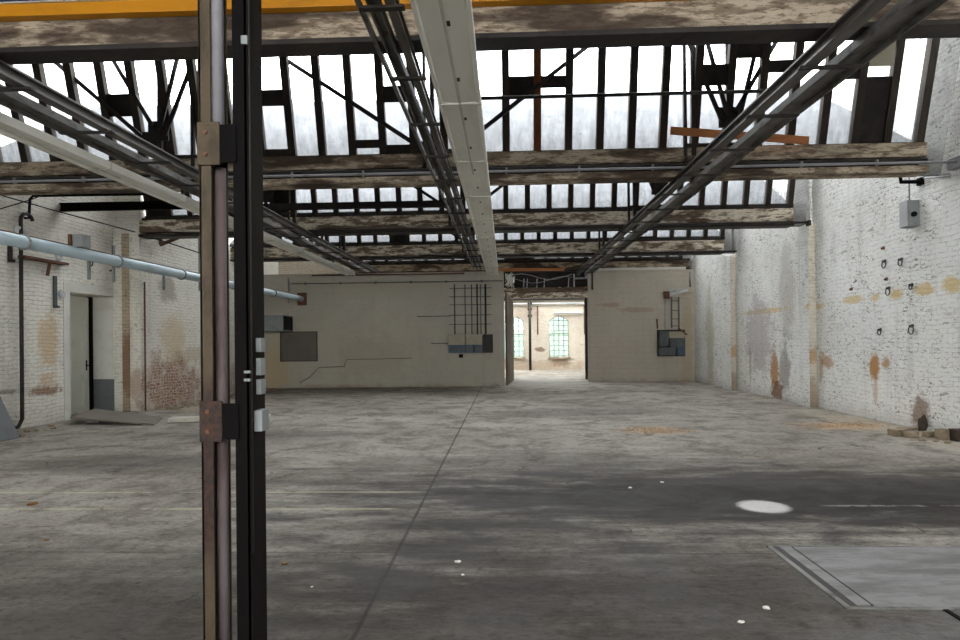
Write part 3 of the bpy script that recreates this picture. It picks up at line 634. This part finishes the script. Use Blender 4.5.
q = MB(); q.prism([(e.x, e.y, 0), (e.x, e.y-1.6, 0), (XLA+.03, e.y-1.6, 1.75), (XLA+.03, e.y, 1.75)], (.035, 0, .012))
tag(q.build('leaning_sheet', M['sheet_dark']), 'dark grey sheet leaning against the wall at the left edge', 'board')
rn = random.Random(3)
labs = ['small rubble chip beside the leaning sheet', 'pale rubble lump at the foot of the drain pipe', 'flat rubble chip below the drain pipe', 'tiny rubble crumb between pipe and door', 'brick fragment at the near corner of the door']
for i, (x, y) in enumerate(((22, 437), (27, 432), (38, 431), (52, 427), (54, 429))):
    a = aZ(x, y); q = MB().lump((max(a.x, XLA+.1), a.y, 0), (.05+.03*rn.random(), .05, .03+.02*rn.random()), i); tag(q.build('rubble_piece', M['rubble']), labs[i], 'rubble', 'rubble along the left wall')
# dirt bank by the far left wall
q = MB(); rr = random.Random(5)
for i in range(220):
    x, y = XLB+.12+abs(rr.gauss(0, .3)), rr.uniform(YS+.4, 21.5)
    q.lump((x, y, 0), (rr.uniform(.02, .09), rr.uniform(.02, .09), rr.uniform(.01, .035)), i, .3, sub=1)
tag(q.build('plaster_debris', M['rubble']), 'scattered crumbs of fallen plaster along the far left brick wall', 'debris', kind='stuff')

# ------------------------------------------------------------------ back wall fittings (wall face y = 22.4)
YBW = 22.4
def bw(x, y, dy=0): return aY(x, y, YBW-dy)
a, c = bw(281, 332.5), bw(317, 360.5)
r = thing('wall_panel', 'dark grey square panel fixed on the back wall at left', 'panel', ((a.x+c.x)/2, YBW, c.z))
MB().mm((a.x, YBW-.03, c.z), (c.x, YBW, a.z), .005).build('sheet', M['panel_grey'], r)
fr = MB()
for (x0, z0_, x1, z1_) in ((a.x-.02, a.z, c.x+.02, a.z+.025), (a.x-.02, c.z-.025, c.x+.02, c.z), (a.x-.02, c.z, a.x, a.z), (c.x, c.z, c.x+.02, a.z)): fr.mm((x0, YBW-.04, z0_), (x1, YBW, z1_))
fr.build('frame', M['dark_steel'], r)
a, c = aY(283, 315, 21.4), aY(283, 331, 21.4)
r = thing('air_duct', 'grey square air duct stub with a black open end at the left corner', 'duct', (-7.9, 21.9, c.z))
MB().mm((-8.5, 21.4, c.z), (a.x, 22.38, a.z), .01).build('casing', M['grey_box'], r)
MB().mm((a.x, 21.44, c.z+.04), (a.x+.012, 22.34, a.z-.04)).build('opening', M['black'], r)  # black sheet painting the dark inside of the open end
# fuse boxes with conduit rack
a, c = bw(448.5, 335.5), bw(493, 352.5); zm = bw(470, 344.5).z
r = thing('fuse_board', 'row of fuse boxes with beige covers and blue fronts left of the opening', 'fuse box', ((a.x+c.x)/2, YBW, c.z))
xs_ = [a.x+(bw(483, 340).x-a.x)*k/4 for k in range(5)]
for k in range(2): MB().mm((xs_[2*k]+.01, YBW-.22, zm), (xs_[2*k+2]-.01, YBW, a.z), .012).build('cover', M['beige_box'], r)
for k in range(4):
    f = MB().mm((xs_[k]+.012, YBW-.2, c.z), (xs_[k+1]-.012, YBW, zm-.01), .012).build('fuse_box', M['blue_box'], r)
    MB().mm((xs_[k]+.06, YBW-.215, c.z+.08), (xs_[k+1]-.06, YBW-.2, zm-.09)).build('window', M['slate_box'], f)
MB().mm((bw(483.5, 340).x, YBW-.24, c.z), (c.x, YBW, a.z+.02), .012).build('main_switch', M['dark_steel'], r)
p = bw(461, 356); MB().mm((p.x-.07, YBW-.08, p.z-.06), (p.x+.07, YBW, p.z+.06), .008).build('socket', M['black_paint'], r)
r = thing('conduit_rack', 'rack of vertical conduits on thin rails above the fuse boxes', 'pipes', (bw(470, 300).x, YBW, bw(470, 334).z))
for x, w in ((454.5, .02), (465, .016), (471.5, .016), (477, .022), (480.5, .016), (485.3, .03)):
    t_, b_ = bw(x, 284.5), bw(x, 334.3); MB().tube([(t_.x, YBW-.06, t_.z), (t_.x, YBW-.06, b_.z)], w, 8).build('conduit', M['dark_steel'] if w > .02 else M['slate_box'], r)
for y in (288.5, 297, 305, 315.3, 324.5):
    p, p2 = bw(449.5, y), bw(491.5, y-.5); MB().mm((p.x, YBW-.05, p.z-.012), (p2.x, YBW, p.z+.012)).build('support_rail', M['slate_box'], r)
for (x0, y0_, x1, y1_, lab) in ((417, 316.5, 450, 315.5, 'short thin conduit running left from the conduit rack'), (431, 343.5, 448, 343, 'short thin conduit running left from the fuse boxes')):
    p, p2 = bw(x0, y0_), bw(x1, y1_); q = MB().tube([(p.x, YBW-.012, p.z), (p2.x, YBW-.012, p.z)], .014, 6); tag(q.build('conduit', M['slate_box']), lab, 'pipe')
p, p2 = bw(292, 284), bw(503, 281.5)
q = MB().tube([(p.x, YBW-.05, p.z), (p2.x, YBW-.05, p.z)], .018, 6)
for k in range(6): q.box((p.x+(p2.x-p.x)*(k+.4)/6, YBW-.035, p.z), (.06, .05, .08))
tag(q.build('conduit', M['slate_box']), 'thin clipped conduit along the top of the back wall', 'pipe')
p, p2 = aY(308, 278, 21.9), aY(356, 277, 21.9)
p.z = 3.97
q = MB().tube([(p.x, 22.34, p.z), (-1.4, 22.34, p.z)], .03, 8)
for k in range(5): q.mm((p.x+.3+k*1.2, 22.34, p.z-.02), (p.x+.34+k*1.2, 22.4, p.z+.02))
tag(q.build('pipe', M['rust']), 'rusty pipe along the very top edge of the back wall', 'pipe')
# wall cracks low down, drawn as thin raised tubes
pts = [bw(300, 383), bw(310, 377), bw(319, 367.5), bw(345, 366.5)]
q = MB().tube([(p.x, YBW-.012, p.z) for p in pts], .012, 5); tag(q.build('conduit', M['panel_grey']), 'thin bent crack line low on the back wall', 'pipe')
pts = [bw(344, 366), bw(347, 359.5), bw(380, 359), bw(412, 358)]
q = MB().tube([(p.x, YBW-.012, p.z) for p in pts], .011, 5); tag(q.build('conduit', M['panel_grey']), 'thin level crack line right of the bent one on the back wall', 'pipe')
q = MB().tube([bw(288.5, 278, .02), bw(288.5, 303, .02)], .022, 6); tag(q.build('pipe', M['grey_pipe']), 'short vertical grey pipe by the left corner of the back wall', 'pipe')

# right block wall fittings (face y = 24.3)
YB2 = 24.3
def b2(x, y, dy=0): return aY(x, y, YB2-dy)
r = thing('meter_board', 'slate grey and green meter board on the right block wall', 'fuse box', (b2(671, 343).x, YB2, b2(671, 356).z))
def bx2(nm, x0, y0_, x1, y1_, dp, mat, par):
    a, c = b2(x0, y0_), b2(x1, y1_); return MB().mm((a.x, YB2-dp, c.z), (c.x, YB2, a.z), .01).build(nm, M[mat], par)
mb_ = r
bx2('back_plate', 657, 330, 685, 356, .06, 'dark_steel', r)
bx2('main_switch', 658, 331, 667.5, 346, .2, 'slate_box', r); bx2('meter_box', 669, 338.5, 684, 347, .16, 'slate_box', r)
bx2('cover', 668.5, 331.5, 684, 338, .1, 'beige_box', r); bx2('fuse_box', 658.5, 347.5, 674.5, 355, .18, 'slate_box', r); bx2('fuse_box', 676, 347, 684, 355, .18, 'blue_box', r)
r = thing('cable_ladder', 'small vertical cable ladder above the meter board', 'ladder', (b2(674, 330).x, YB2, b2(674, 330).z))
for x in (671, 678.3):
    t_, b_ = b2(x, 297), b2(x, 327.8); MB().mm((t_.x-.02, YB2-.08, b_.z), (t_.x+.02, YB2-.03, t_.z)).build('rail', M['slate_box'], r)
for y in (301, 310.5, 319, 326): p, p2 = b2(671, y), b2(678.3, y); MB().mm((p.x, YB2-.07, p.z-.012), (p2.x, YB2, p.z+.012)).build('rung', M['slate_box'], r)
q = MB().tube([b2(665, 298, .03), b2(665, 314, .03), b2(665, 329, .03)], .012, 6); tag(q.build('cable', M['grey_box']), 'thin vertical cable left of the cable ladder', 'cable')
q = MB().tube([b2(678, 328, .05), b2(682, 331, .1), b2(687, 334.5, .1), b2(682, 333, .05)], .03, 6); q.build('cable_end', M['rust'], mb_)
r = thing('lamp_bracket', 'pale twisted metal bracket on the block wall above the cable ladder', 'bracket', (b2(676, 295).x, YB2, b2(676, 295).z))
q = MB(); q.bar(b2(665, 296, .1), b2(688, 290, .1), .08, .09); q.build('arm', M['light_box'], r)
q = MB(); a = b2(665.5, 294.5); q.mm((a.x-.08, YB2-.22, a.z-.14), (a.x+.1, YB2, a.z+.1)); q.build('box', M['rust'], r)
q = MB(); q.ring(b2(673, 292, .12), .1, .02, 'Y', 12); q.ring(b2(680, 291, .12), .09, .02, 'Y', 12); q.build('coil', M['blue_duct'], r)
q = MB().tube([b2(690.5, 287, .034), b2(690, 272, .034)], .035, 8); tag(q.build('pipe', M['grey_pipe']), 'vertical pale pipe in the corner above the block wall', 'pipe')
q = MB().tube([b2(657.5, 328.5, .026), b2(657, 319, .026)], .028, 6); tag(q.build('pipe', M['rust']), 'short rusty pipe stub on top of the meter board', 'pipe')
q = MB().mm((b2(592, 270).x-.03, YB2-.05, b2(592, 290).z), (b2(592, 270).x+.03, YB2+.004, 4.19)); tag(q.build('post_stub', M['dark_steel']), 'short dark strap hanging at the left top corner of the block wall', 'strap')
q = MB().mm((3.35, 24.27, 4.205), (6.8, 24.46, 4.29)); tag(q.build('coping', M['plaster']), 'pale rough coping strip on top of the right block wall', 'coping')

# ------------------------------------------------------------------ the opening
q = MB().prism([(0.0, 22.7, 0), (.06, 22.7, 0), (.34, 25.9, 0), (.27, 25.95, 0)], (0, 0, 3.3)); tag(q.build('door_leaf', M['leaf_dark']), 'tall brown door leaf standing open at the left of the opening', 'door')
q = MB().mm((3.22, 25.9, 0), (3.42, 26.1, 4.3)); q.mm((3.16, 24.6, 0), (3.3, 24.75, 4.3)); tag(q.build('door_post', M['dark_steel']), 'dark steel post at the right side of the opening', 'post')
q = MB().mm((-.03, 24.32, 3.2), (3.14, 24.6, 3.6), .01); tag(q.build('lintel', M['wash']), 'worn whitewashed lintel over the opening in the back wall', 'lintel')
q = MB().bar((-.55, 22.52, 4.08), (2.1, 22.56, 4.08), .12, .09); tag(q.build('plank', M['orange_wood']), 'orange timber plank above the opening', 'plank')
q = MB().mm((-.03, 24.5, 3.6), (3.14, 24.58, 4.2)); tag(q.build('shade_board', M['board']), 'dark board standing in for the shade over the lintel', 'board')  # dark sheet added for the unlit space above the lintel
q = MB().mm((2.62, 24.2, 3.9), (3.1, 24.5, 3.93)); q.mm((2.62, 24.4, 3.6), (2.66, 24.5, 4.1)); q.mm((3.06, 24.2, 3.93), (3.1, 24.5, 4.1)); tag(q.build('lamp_tray', M['light_box']), 'small white lamp tray at the top right of the opening', 'lamp')
rc = random.Random(11)
for i, lab in enumerate(('grey cable looping across the top of the opening, upper one', 'grey cable looping across the top of the opening, lower one', 'black cable sagging to the right post of the opening')):
    pts = []
    for k in range(9):
        t_ = k/8; pts.append((.05+2.5*t_, 24.26+.03*i, 4.0-.12*i+.12*math.sin(t_*7+i*1.7)-(.2*t_ if i == 2 else 0)))
    q = MB().tube(pts, .016, 6); tag(q.build('cable', M['grey_pipe'] if i < 2 else M['cable']), lab, 'cable')
for i, x in enumerate((.72, .85, 1.22, 1.5, 2.42)):
    q = MB().tube([(x, 24.45, 3.6), (x+.02, 24.45, 3.95)], .02, 6); q.box((x, 24.45, 3.62), (.06, .04, .04)); tag(q.build('wire_stub', M['light_box']), ('short pale wire stub over the opening, %s from the left' % ('first', 'second', 'third', 'fourth', 'fifth')[i]), 'wire', 'wire stubs over the opening')
q = MB(); 
for i in range(40): q.tube([Vector((0.14+rc.uniform(-.12, .2), 22.5+rc.uniform(-.1, .2), 3.7+rc.uniform(-.25, .2))), Vector((0.14+rc.uniform(-.12, .25), 22.5+rc.uniform(-.1, .2), 3.75+rc.uniform(-.2, .24)))], .012, 4)
tag(q.build('wire_tangle', M['plaster']), 'tangle of pale wires hanging at the left top of the opening', 'wires', kind='stuff')
# far hall: windows and pipes
for i, (xa_, xb_) in enumerate(WIN):
    r = sroot('window_%d' % (8+i), ((xa_+xb_)/2, 34.6, z0w))
    A = arch(xa_, xb_); b = MB()
    b.bm.faces.new([b.bm.verts.new((x, 34.64, z)) for x, z in [(xa_, z0w), (xb_, z0w)]+list(reversed(A))]); b.build('pane', M['glass_green'], r)
    b = MB()
    for k in range(0, 5):
        x = xa_+(xb_-xa_)*k/4; zt_ = zs+(z1w-zs)*math.sin(math.pi*k/4)**.75 if 0 < k < 4 else zs
        b.mm((x-.018, 34.58, z0w), (x+.018, 34.63, zt_))
    for k in range(8):
        z = z0w+.05+k*.27; b.mm((xa_, 34.58, z-.014), (xb_, 34.63, z+.014))
    b.mm((xa_, 34.56, 1.9), (xb_, 34.63, 1.96))
    b.tube([(x, 34.6, z) for x, z in A], .03, 6)
    b.build('window_frame', M['frame_green'], r)
    b = MB(); b.mm((xa_-.08, 34.44, z0w-.1), (xb_+.08, 34.5, z0w-.02)); b.build('window_sill', M['wash_dim'], r)
r = thing('stand_pipe', 'dark upright steel pipe on the far wall between the two arched windows', 'pipe', (1.32, 34.4, 0))
MB().tube([(1.32, 34.2, 0), (1.32, 34.2, 3.7)], .07, 8).build('pipe', M['dark_steel'], r)
for z in (2.9, 3.25, 3.55): MB().box((1.32, 34.22, z), (.22, .14, .12)).build('collar', M['black_paint'], r)
for i, (x, z0_, z1_, lab) in enumerate(((1.75, 1.9, 3.45, 'thin vertical pipe on the far wall beside the stand pipe'), (4.25, 1.9, 3.45, 'thin vertical pipe on the far wall right of the arched window'))):
    q = MB().tube([(x, 34.466, z0_), (x, 34.466, z1_)], .035, 6); tag(q.build('pipe', M['rust']), lab, 'pipe')
for z, w, mt, lab in ((4.15, .07, 'dark_steel', 'topmost dark pipe across the far wall'), (3.8, .06, 'dark_steel', 'dark pipe across the far wall below the topmost one'), (3.55, .04, 'light_box', 'pale pipe across the far wall above the arched windows')):
    q = MB().tube([(-3, 34.4, z), (6, 34.4, z)], w, 8); q.mm((-2.5, 34.4, z-.03), (-2.45, 34.49, z+.03)); q.mm((5, 34.4, z-.03), (5.05, 34.49, z+.03)); tag(q.build('pipe', M[mt]), lab, 'pipe')
# tube lamp in the far hall
a = aY(554, 313, 34.38); c = aY(582, 312, 34.38)
q = MB().tube([(a.x, 34.38, a.z), (c.x, 34.38, a.z)], .05, 8); q.mm((a.x+.2, 34.36, a.z-.02), (a.x+.24, 34.5, a.z+.02)); q.mm((c.x-.24, 34.36, a.z-.02), (c.x-.2, 34.5, a.z+.02)); tag(q.build('tube_lamp', M['light_box']), 'white tube lamp fixed on the far wall above the right arched window', 'lamp')

# ------------------------------------------------------------------ right wall fittings
a, c = aX(910, 203, XR), aX(910, 229, XR)
r = thing('switch_box', 'grey electrical switch box high on the right brick wall', 'box', (XR-.1, 11.3, c.z))
YS2 = aX(920, 216, XR).y-10.95
MB().mm((6.9, 10.95+YS2, c.z), (XR, 11.17+YS2, a.z), .012).build('casing', M['grey_box'], r)
MB().mm((6.88, 10.96+YS2, c.z+.01), (6.9, 11.16+YS2, a.z-.01), .005).build('cover', M['light_box'], r)
MB().tube([(6.99, 10.95+YS2, (a.z+c.z)/2-.02), (6.99, 10.91+YS2, (a.z+c.z)/2-.02)], .045, 12).build('knob', M['black_paint'], r)
q = MB().tube([(6.99, 11.05+YS2, a.z), (6.99, 11.05+YS2, a.z+.5)], .012, 6); tag(q.build('conduit', M['grey_pipe']), 'thin conduit rising from the switch box on the right wall', 'pipe')
def rwp(x, y, X=XR): return aX(x, y, X)
p1, p2, p3 = rwp(900, 173, 6.75), rwp(901, 182, 6.75), rwp(911, 181, 7.0)
q = MB().tube([(6.62, p1.y, p1.z+.12), p1, p2, (XR-.06, p2.y, p2.z), (XR, p2.y, p2.z)], .035, 8); q.box((XR-.03, p2.y, p2.z), (.06, .12, .12)); tag(q.build('pipe_bracket', M['black_paint']), 'black bent pipe bracket under the right end of the second beam', 'bracket')
for i, dz in enumerate((0, .09)):
    q = MB().tube([(XR-.03, p2.y-.09, p2.z+.03+dz*.4), (XR-.03, 10.42, 4.12+dz*.5)], .012, 6); tag(q.build('cable', M['grey_pipe']), ('lower' if i == 0 else 'upper')+' thin cable rising from the black pipe bracket to the wall conduit', 'cable')
rings = [(885.6, 263, 'iron wall ring, upper left of the pair below the switch box', .075), (902, 261, 'iron wall ring, upper right of the pair below the switch box', .07), (889.5, 290, 'iron wall ring hanging beneath the pair below the switch box', .08), (913, 328, 'iron wall ring lowest and furthest right on the brick wall', .09), (881, 331, 'small iron wall ring left of the lowest ring', .06), (912.5, 286, 'small iron eye on the brick wall right of the hanging ring', .05)]
for x, y, lab, R in rings:
    a = rwp(x, y); r = thing('wall_ring', lab, 'ring', (XR, a.y, a.z), 'iron rings on the right wall')
    MB().ring((XR-.035, a.y, a.z-R*.4), R*.8, .011, 'X', 14).build('ring', M['slate_box'], r)
    q = MB(); q.tube([(XR, a.y, a.z+R*.4), (XR-.06, a.y, a.z+R*.4)], .02, 8); q.ring((XR-.01, a.y, a.z+R*.4), .025, .012, 'X', 10); q.build('eye_bolt', M['dark_steel'], r)
for i, (x, y) in enumerate(((884, 248), (887, 279), (852, 289))):
    a = rwp(x, y); q = MB().tube([(XR, a.y, a.z), (XR-.05, a.y, a.z-.01)], .022, 6); q.box((XR-.01, a.y, a.z), (.02, .06, .06)); tag(q.build('wall_stud', M['rust']), ('rusty stud on the right wall above the pair of rings', 'rusty stud on the right wall between the ring pair and the hanging ring', 'rusty stud on the right wall left of the rings')[i], 'stud', 'rusty studs on the right wall')
# rubble by the right wall
def lay(x0, x1, y, d, hgt, name, mat, lab, yaw=0, seed=1):
    a, c = aZ(x0, y), aZ(x1, y); w = abs(c.x-a.x); ctr = (a+c)/2
    q = MB(); q.box((0, 0, hgt/2), (w, d, hgt), bev=.012); q.rough(.006, seed)
    o = q.build(name, M[mat]); o.rotation_euler.z = yaw
    lo = min(v.co.z for v in o.data.vertices)
    o.location = (ctr.x, ctr.y+d/2, -lo); return tag(o, lab, 'rubble', 'rubble at the foot of the right wall')
lay(894, 907, 436.5, .18, .10, 'rubble_slab', 'rubble', 'greenish flat broken slab at the left end of the rubble row', .3, 2)
lay(907, 919.5, 438, .12, .09, 'brick', 'rubble', 'pale-topped brick in the rubble row, second from the left', .05, 3)
lay(926, 939, 437.5, .12, .085, 'brick', 'rubble', 'pale-topped brick in the middle of the rubble row', -.1, 4)
lay(941, 950.5, 440.5, .14, .16, 'rubble_block', 'rubble', 'upright pale stone block in the rubble row', .1, 5)
lay(957, 979, 442, .2, .17, 'rubble_block', 'rubble_dark', 'dark block at the right edge of the picture', 0, 6)
a = aZ(917, 430); q = MB().box((0, 0, 0), (.45, .16, .035), Matrix.Rotation(.35, 3, 'Z'), .006); q.rough(.004, 3); o = q.build('board_scrap', M['rubble']); o.location = (a.x-.1, a.y+.02, .022); tag(o, 'thin board scrap lying behind the bricks at the right wall', 'board')
for i, (x, y, lab) in enumerate(((923, 441, 'grey crumb in front of the middle brick'), (936, 441.5, 'pale crumb below the middle brick'), (948, 443.5, 'white-topped crumb in front of the stone block'))):
    a = aZ(x, y); q = MB().lump((a.x, a.y, 0), (.05, .04, .025), 40+i); tag(q.build('rubble_piece', M['rubble']), lab, 'rubble', 'rubble at the foot of the right wall')
a = aZ(939, 431); q = MB().lump((min(a.x, XR-.09), a.y, 0), (.07, .06, .19), 52, .2); tag(q.build('rubble_lump', M['rubble_dark']), 'dark upright lump against the right wall behind the rubble row', 'rubble')
# sawdust patches
for (x, y, n_, sx, sy, lab) in ((655, 430, 200, .35, .28, 'scatter of orange wood shavings in the middle of the floor'), (852, 425, 240, .5, .22, 'scatter of orange wood shavings by the right wall')):
    a = aZ(x, y); q = MB(); rr = random.Random(int(x))
    for i in range(n_):
        cx, cy = a.x+rr.gauss(0, sx), a.y+rr.gauss(0, sy)
        if cx > XR-.1: continue
        q.box((cx, cy, .006), (rr.uniform(.01, .04), rr.uniform(.006, .016), .006), Matrix.Rotation(rr.uniform(0, 3), 3, 'Z'))
    tag(q.build('wood_shavings', M['shaving']), lab, 'shavings', kind='stuff')

# ------------------------------------------------------------------ pit cover in the floor
def patch_mat():
    t = NT('pit_cover_concrete'); n = t.noise(2.5, 7, .65, t.n('ShaderNodeMapping', {'Vector': t.pos, 'Scale': (.6, 2.0, 1)}).outputs[0]); n2 = t.noise(14, 5, .7)
    c = t.mix(t.sm(n, .4, .65), h(128, 126, 125), h(94, 91, 89)); c = t.mix(t.math('MULTIPLY', t.sm(n2, .56, .68), .5), c, h(84, 82, 82))
    return t.finish(c, .6, n2, .25, .006, 0, .4)
M['patch'] = patch_mat()
r = thing('pit_cover', 'pale rectangular pit cover with a steel edge set in the floor', 'floor cover', (3.0, 4.4, 0))
MB().mm((2.17, 3.87, 0), (4.6, 4.97, .006)).build('cover_slab', M['patch'], r)
MB().mm((1.985, 3.87, 0), (2.02, 4.985, .008)).build('edge_frame', M['plate_steel'], r)
MB().mm((2.07, 3.9, 0), (2.155, 4.985, .007)).build('edge_frame', M['patch'], r)
MB().mm((2.02, 3.87, 0), (2.07, 4.985, .004)).build('edge_gap', M['dark_steel'], r)
MB().mm((1.985, 3.845, 0), (4.6, 3.87, .008)).build('edge_frame', M['plate_steel'], r)
MB().mm((1.985, 4.97, 0), (4.6, 4.99, .008)).build('edge_frame', M['plate_steel'], r)
MB().mm((2.155, 3.9, 0), (2.17, 4.97, .003)).build('edge_gap', M['black'], r)
q = MB().mm((2.53, 2.8, 0), (2.56, 3.84, .006)); tag(q.build('floor_channel', M['black_paint']), 'short dark steel channel in the floor at the lower right corner', 'channel')
# litter
for i, (x, y, s_, mt, lab) in enumerate(((457.5, 562, .022, 'paper', 'white paper scrap right of the floor joint'), (462.5, 575, .012, 'paper', 'tiny white scrap just below the scrap by the floor joint'), (766, 608.5, .022, 'paper', 'white paper scrap left of the pit cover'), (741, 622.5, .018, 'paper', 'small white scrap at the bottom right, below the larger scrap'),
                                  (284.5, 564, .022, 'leaf', 'dried brown leaf right of the column foot'), (662, 482.5, .02, 'paper', 'pale scrap near the dark stain left of the white spot'), (630, 488, .02, 'paper', 'pale scrap left of the scrap by the dark stain'), (312, 587, .01, 'paper', 'tiny pale chip right of the column'), (46, 540.5, .02, 'leaf', 'small dark crumb on the floor at left'), (32, 505, .05, 'leaf', 'flat dark twig on the painted line at left'))):
    a = aZ(x, y); q = MB(); rr = random.Random(i)
    q.lump((a.x, a.y, 0), (s_*.95, s_*.7, s_*.4), i, .4, sub=2)
    tag(q.build('paper_scrap' if mt == 'paper' else 'dry_leaf', M[mt]), lab, 'scrap' if mt == 'paper' else 'leaf', 'scraps on the floor')

# ------------------------------------------------------------------ light
w = bpy.data.worlds.new('sky'); scene.world = w; w.use_nodes = True; nt = w.node_tree; nt.nodes.clear()
out = nt.nodes.new('ShaderNodeOutputWorld'); bg = nt.nodes.new('ShaderNodeBackground'); tc = nt.nodes.new('ShaderNodeTexCoord')
mp = nt.nodes.new('ShaderNodeMapping'); mp.inputs['Scale'].default_value = (1, 1, 2.5); nz = nt.nodes.new('ShaderNodeTexNoise'); nz.inputs['Scale'].default_value = 3; nz.inputs['Detail'].default_value = 5
rp = nt.nodes.new('ShaderNodeValToRGB'); rp.color_ramp.elements[0].position = .38; rp.color_ramp.elements[0].color = (.84, .9, .96, 1); rp.color_ramp.elements[1].position = .6; rp.color_ramp.elements[1].color = (1, .985, .955, 1)
nt.links.new(tc.outputs['Generated'], mp.inputs[0]); nt.links.new(mp.outputs[0], nz.inputs['Vector']); nt.links.new(nz.outputs['Fac'], rp.inputs[0]); nt.links.new(rp.outputs[0], bg.inputs[0])
bg.inputs[1].default_value = 14.0; nt.links.new(bg.outputs[0], out.inputs[0])
# portals in the glazing guide the sky light
for bi in range(1, 7):
    ld = bpy.data.lights.new('sky_portal', 'AREA'); ld.shape = 'RECTANGLE'; ld.size = 16; ld.size_y = 2.4; ld.cycles.is_portal = True
    lo = bpy.data.objects.new('sky_portal', ld); COL.objects.link(lo); lo.location = gpt(BY[bi], -1.2, 5.84, .12)
    n = Vector((0, -1, -.285)).normalized(); lo.rotation_euler = n.to_track_quat('-Z', 'Y').to_euler()
ld = bpy.data.lights.new('sky_portal', 'AREA'); ld.shape = 'RECTANGLE'; ld.size = 14.7; ld.size_y = 3.1; ld.cycles.is_portal = True  # portal for the fill opening added in the rear wall
lo = bpy.data.objects.new('sky_portal', ld); COL.objects.link(lo); lo.location = (-1.15, -7.2, 3.75); lo.rotation_euler = (math.pi/2, 0, math.pi)
# shaft of daylight from a hole in the roof
ld = bpy.data.lights.new('roof_hole_light', 'SPOT'); ld.energy = 7000; ld.spot_size = 2*math.atan(.27/3.2); ld.spot_blend = .6; ld.color = (.8, .91, 1); ld.shadow_soft_size = .01
lo = bpy.data.objects.new('roof_hole_light', ld); COL.objects.link(lo); lo.location = (2.43, 6.18, 3.2)

scene.view_settings.view_transform = 'Standard'; scene.view_settings.look = 'None'; scene.view_settings.exposure = 0
scene.cycles.max_bounces = 10; scene.cycles.diffuse_bounces = 6; scene.cycles.transparent_max_bounces = 16
scene.cycles.use_denoising = True; scene.cycles.sample_clamp_indirect = 8
